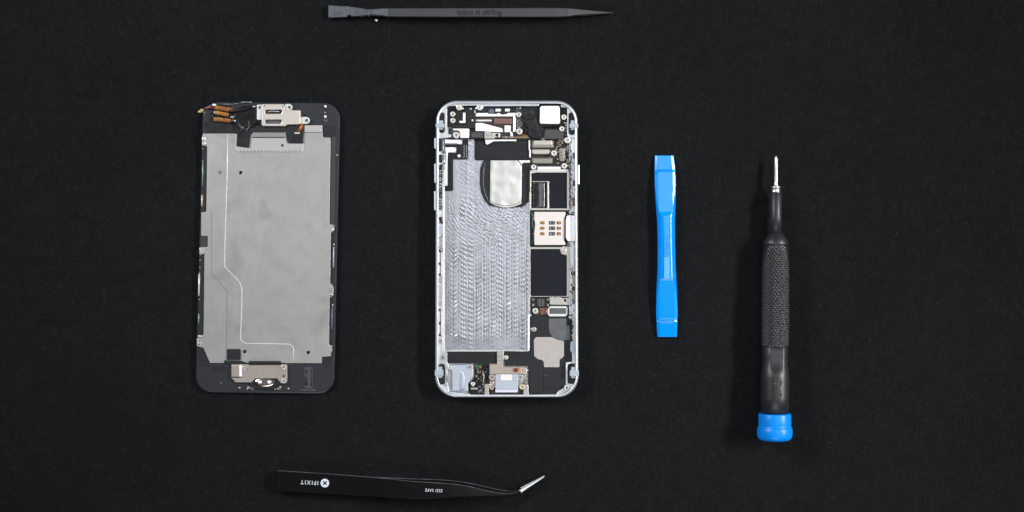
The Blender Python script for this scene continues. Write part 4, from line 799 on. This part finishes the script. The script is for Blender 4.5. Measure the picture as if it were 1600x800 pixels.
def knurl(y, a):
    e = min(1, max(0, (y - 381) / 6)) * min(1, max(0, (541 - y) / 2)); u = (y - 380) * .145 * PI; N = 24
    s1 = abs(math.sin(N * a / 2 * 1.0 + u)); s2 = abs(math.sin(N * a / 2 - u))
    up = min(1, max(0, 1.25 * (abs((y - 376) / 34)) + .45 - abs(math.cos(a)) * .95)) if y < 425 else 1
    return .5 * (min(s1, s2) ** .7 - .5) * e * up
turned('grip', [(383.6, 19.8), (400, 20.2), (440, 21.0), (500, 21.3), (541.4, 21.0)], RUBK, n=320, step=.5, smooth=True, mod=knurl)
def flatted(y, a):
    R0 = 20.2 / PXM * 1000 * .985; t = abs(a - PI / 2); d = R0 * .86
    return min(0, d / math.cos(t) - R0) if t < .6 and y < 575 else 0
turned('handle', [(541, 19.2), (542, 20.3), (556, 20.0), (574, 20.2), (577, 21.6), (590, 22.2), (620, 22.2), (646.8, 21.9)], RUB, n=96, mod=flatted)
turned('end_cap', [(645.8, 23), (646.4, 24.6), (648, 25.2), (664, 25.4), (665.6, 25.0), (667, 26.6), (672, 27.4), (680, 27.4), (684.6, 25.8), (687.4, 22.4), (688.6, 17), (688.8, 6)], mat('glossy_blue_cap', (0, 129, 226), 0, .36, spec=.35), n=64)
cx_, cz_ = ax(600); zt = cz_ + 22.2 / PXM * 1000 - .12
mb = MB(); plate(mb, circ(1215.4, 597, 6.4, 26), zt - .5, zt + .02, RUB, .12, holes=[circ(1215.4, 597, 4.5, 20)])
for k in range(8): a = k * PI / 4; plate(mb, circ(1215.4 + 6.6 * math.cos(a), 597 + 6.6 * math.sin(a), 1.1, 8), zt - .5, zt, RUB, .06)
text(mb, 'iFixit', 1215.6, 625, 30, -90, zt + .02, RUB, .1, .01, 1.0); mb.build('raised_lettering', sd)

# ------------------------------------------------------------------ spudger
sp = root('spudger', 'worn dark grey nylon spudger with chipped flat end, along the top edge', 'spudger', 735, 20)
NYL = mat('grey_black_nylon', (51, 53, 56), 0, .5, var=.10, vscale=120, bump=.012, bscale=1500)
NYW = mat('scuffed_nylon', (74, 77, 84), 0, .42, var=.25, vscale=400, bump=.03, bscale=900)
BOT = .0
# stations: x, y top-face upper, y top-face lower, outer upper, outer lower, top z, widest z
st = [(513.2, 8.8, 27.0, 8.2, 27.8, 2.4, 1.6), (520, 9.2, 27.0, 8.6, 27.8, 2.6, 1.6), (543, 10.4, 26.0, 9.6, 27.2, 3.1, 1.8), (549, 11.4, 25.2, 10.6, 26.4, 3.3, 2), (560, 12.6, 24.8, 11.8, 26.0, 3.6, 2.2), (568, 14.4, 23.6, 13.2, 25.0, 3.7, 2.4),
      (574, 15.8, 22.4, 14.6, 24.6, 3.7, 2.4), (585, 15.4, 22.6, 14.0, 25.0, 3.9, 2.6), (597, 14.2, 23.6, 13.2, 25.3, 4.3, 2.2), (606, 13.6, 25.4, 12.8, 27.1, 4.7, 2.3), (700, 13.4, 25.8, 12.5, 27.7, 5.0, 2.4), (800, 13.2, 25.8, 12.3, 27.7, 5.0, 2.4), (870, 13.0, 25.8, 12.3, 27.7, 5.0, 2.4),
      (888, 13.4, 25.2, 12.6, 26.9, 4.8, 2.3), (898, 14.4, 23.4, 13.4, 25.7, 4.3, 2.1), (912, 15.8, 22.2, 15.0, 25.0, 3.6, 2.2), (930, 17.4, 21.4, 17.0, 23.4, 2.8, 1.8), (948, 18.9, 20.6, 18.7, 21.4, 2.1, 1.6), (957.4, 19.5, 20.2, 19.4, 20.5, 1.7, 1.5)]
def spud_rings(S_, jit=0, seed=0):
    R = random.Random(seed); out = []
    for (x, a, b, oa, ob, zt_, zw) in S_:
        q = lambda s=1: R.uniform(-jit, jit) * s
        zb = max(.05, 2 * zw - zt_)
        out.append([P(x, a + q(), zt_ + q(.15)), P(x, (a + b) / 2, zt_ + q(.15) + .03), P(x, b + q(), zt_ + q(.15)), P(x, ob + q(), zw), P(x, (b + ob) / 2 - .5, zb), P(x, (a + oa) / 2 + .5, zb), P(x, oa + q(), zw)])
    return out
def dens(S_, step):
    A = np.array(S_); xs_ = np.arange(A[0, 0], A[-1, 0], step); return [tuple([x] + [np.interp(x, A[:, 0], A[:, k]) for k in range(1, 7)]) for x in list(xs_) + [A[-1, 0]]]
mb = MB(); blade = [s for s in dens(st[:10], 2.2)]
bl2 = []
for s in blade:
    s = list(s)
    if 542.6 < s[0] < 549.5: s[2] -= 4.6 * (1 - abs(s[0] - 545.6) / 4); s[4] -= 4.2 * (1 - abs(s[0] - 545.6) / 4)
    bl2.append(tuple(s))
loft(mb, spud_rings(bl2, .22, 3), NYW, False); mb.build('flat_tip', sp)
mb = MB(); loft(mb, spud_rings(st[9:]), NYL, False); 
mb.build('shaft', sp)
mb = MB(); text(mb, 'Repair is noble.', 747.5, 19.6, 71, 180, 5.02, mat('engraved_black', (24, 24, 25), 0, .9, spec=.1), .03, .0, 1.15); mb.build('engraved_lettering', sp)
mb = MB(); R = random.Random(17)
for _ in range(26):
    x = R.uniform(545, 602); y = R.uniform(12.5, 25.5); z = 3.5 + R.uniform(0, .5); a = R.uniform(0, PI); l = R.uniform(.7, 2.2)
    tube(mb, [(x, y, z), (x + l * math.cos(a) * .5, y + l * math.sin(a) * .5, z + .25), (x + l * math.cos(a), y + l * math.sin(a), z)], R.uniform(.25, .6), mat('frayed_nylon', (112, 116, 124), 0, .45), 5)
mb.build('frayed_burr', sp)
# plastic crumb
mb = MB(); R = random.Random(3); rings = []
for k in range(6):
    t = k / 5 * PI; rr = 2.3 * math.sin(t) + .15
    rings.append([P(588 + rr * math.cos(a) * R.uniform(.75, 1.2), 31.6 + rr * .8 * math.sin(a) * R.uniform(.75, 1.2), .7 - .65 * math.cos(t)) for a in np.linspace(0, 2 * PI, 9)[:-1]])
loft(mb, rings, mat('white_crumb', (214, 214, 212), 0, .6), False); cr = mb.build('plastic_crumb'); cr['label'] = 'tiny white plastic crumb on the cloth just below the neck of the spudger'; cr['category'] = 'crumb'

# ------------------------------------------------------------------ tweezers
tw = root('tweezers', 'black coated bent tweezers with bare metal tips and white lettering, along the bottom edge', 'tweezers', 640, 760)
TB = mat('black_coated_steel', (12, 12, 13), 0, .28, spec=.35, var=.05, vscale=200, bump=.004, bscale=3000)
EDGE = mat('painted_edge_glint', (128, 130, 136), .7, .36, var=.4, vscale=250)  # pale grey paints a highlight along the arms' upper chamfer
def arm(S_, m, name):
    """stations: x, y upper edge, y lower edge, z centre, thickness"""
    A = np.array(S_, float); xs_ = np.arange(A[0, 0], A[-1, 0], 3.0); xs_ = list(xs_) + [A[-1, 0]]; rings = []; ker = np.ones(5) / 5
    T = [np.convolve(np.pad(np.interp(xs_, A[:, 0], A[:, k]), 2, 'edge'), ker, 'valid') for k in range(1, 5)]
    for i, x in enumerate(xs_):
        a, b, z, t = [q[i] for q in T]; h = t / 2; bv = min(1.9, (b - a) * .3)
        rings.append([P(x, a, z - h * .2), P(x, a + .1 * bv, z + h * .55), P(x, a + .62 * bv, z + h), P(x, (a + b) / 2, z + h + .005), P(x, b - bv, z + h), P(x, b - .35 * bv, z + h * .7), P(x, b, z - h * .2), P(x, b - bv, z - h), P(x, a + bv, z - h)])
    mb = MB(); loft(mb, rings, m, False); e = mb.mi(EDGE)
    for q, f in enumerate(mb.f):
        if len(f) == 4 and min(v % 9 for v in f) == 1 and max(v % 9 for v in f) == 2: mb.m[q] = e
    return mb.build(name, tw)
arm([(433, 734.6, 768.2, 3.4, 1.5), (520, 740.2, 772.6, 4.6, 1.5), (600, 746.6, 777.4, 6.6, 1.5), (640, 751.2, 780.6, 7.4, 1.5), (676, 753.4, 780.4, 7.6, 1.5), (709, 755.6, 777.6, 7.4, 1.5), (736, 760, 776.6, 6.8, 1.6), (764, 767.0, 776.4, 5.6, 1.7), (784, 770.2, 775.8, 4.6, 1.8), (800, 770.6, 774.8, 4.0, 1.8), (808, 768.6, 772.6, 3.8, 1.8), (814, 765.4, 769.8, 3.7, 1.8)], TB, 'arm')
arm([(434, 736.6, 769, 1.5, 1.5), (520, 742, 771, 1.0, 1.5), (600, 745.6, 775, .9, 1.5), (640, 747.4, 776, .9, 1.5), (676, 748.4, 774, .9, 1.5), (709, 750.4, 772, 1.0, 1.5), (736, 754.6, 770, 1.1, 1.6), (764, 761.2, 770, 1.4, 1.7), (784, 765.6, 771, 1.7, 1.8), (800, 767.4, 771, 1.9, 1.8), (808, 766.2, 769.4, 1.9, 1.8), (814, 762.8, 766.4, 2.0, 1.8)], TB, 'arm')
TIP = mat('bare_steel_tip', (226, 228, 230), .85, .32)
def tip(x0, y0, w0, z0, x1, y1, w1, z1):
    d = Vector((x1 - x0, y1 - y0)).normalized(); n = Vector((-d.y, d.x)); rings = []
    for t in np.linspace(0, 1, 8):
        c = Vector((x0, y0)).lerp(Vector((x1, y1)), t); w = w0 + (w1 - w0) * t; z = z0 + (z1 - z0) * t; h = .75 * (1 - t * .6)
        rings.append([P(*(c - n * w), z - h * .4), P(*(c - n * w * .6), z + h), P(*(c + n * w * .6), z + h), P(*(c + n * w), z - h * .4), P(*(c), z - h)])
    mb = MB(); loft(mb, rings, TIP, False); mb.build('tip', tw)
tip(812.6, 768.0, 3.3, 3.7, 849.8, 745.0, .8, 2.4); tip(814.4, 763.4, 2.6, 2.0, 850.6, 743.6, .8, 1.4)
mb = MB(); WI = mat('white_print', (204, 210, 218), 0, .5)
def tz(x): return np.interp(x, [433, 520, 600, 640, 676, 709], [3.4, 4.6, 6.6, 7.4, 7.6, 7.4]) + .84
text(mb, 'IFIXIT', 483.4, 754.0, 27.6, 180 - 2.5, lambda q: tz(q) + .03, WI, .05, .008, 1.02, 1.3)
x, y, z = 507.6, 754.8, tz(507.6) + .1
cross = []
for k in range(4):
    a = PI / 4 + k * PI / 2; c, s = math.cos(a), math.sin(a); w = .95; l = 4.0
    cross += [(x + l * c + w * s, y + l * s - w * c), (x + l * c - w * s, y + l * s + w * c), (x + w * 1.414 * math.cos(a + PI / 4), y + w * 1.414 * math.sin(a + PI / 4))]
plate(mb, circ(x, y, 6.7, 30), z - .12, z + .02, WI, 0, holes=[cross])
mb.build('white_emblem', tw); mb = MB(); text(mb, 'ESD SAFE', 677.6, 766.3, 26, 180 - 2.5, lambda q: tz(q) + .03, WI, .05, 0, 1.1, 1.12)
mb.build('white_lettering', tw)
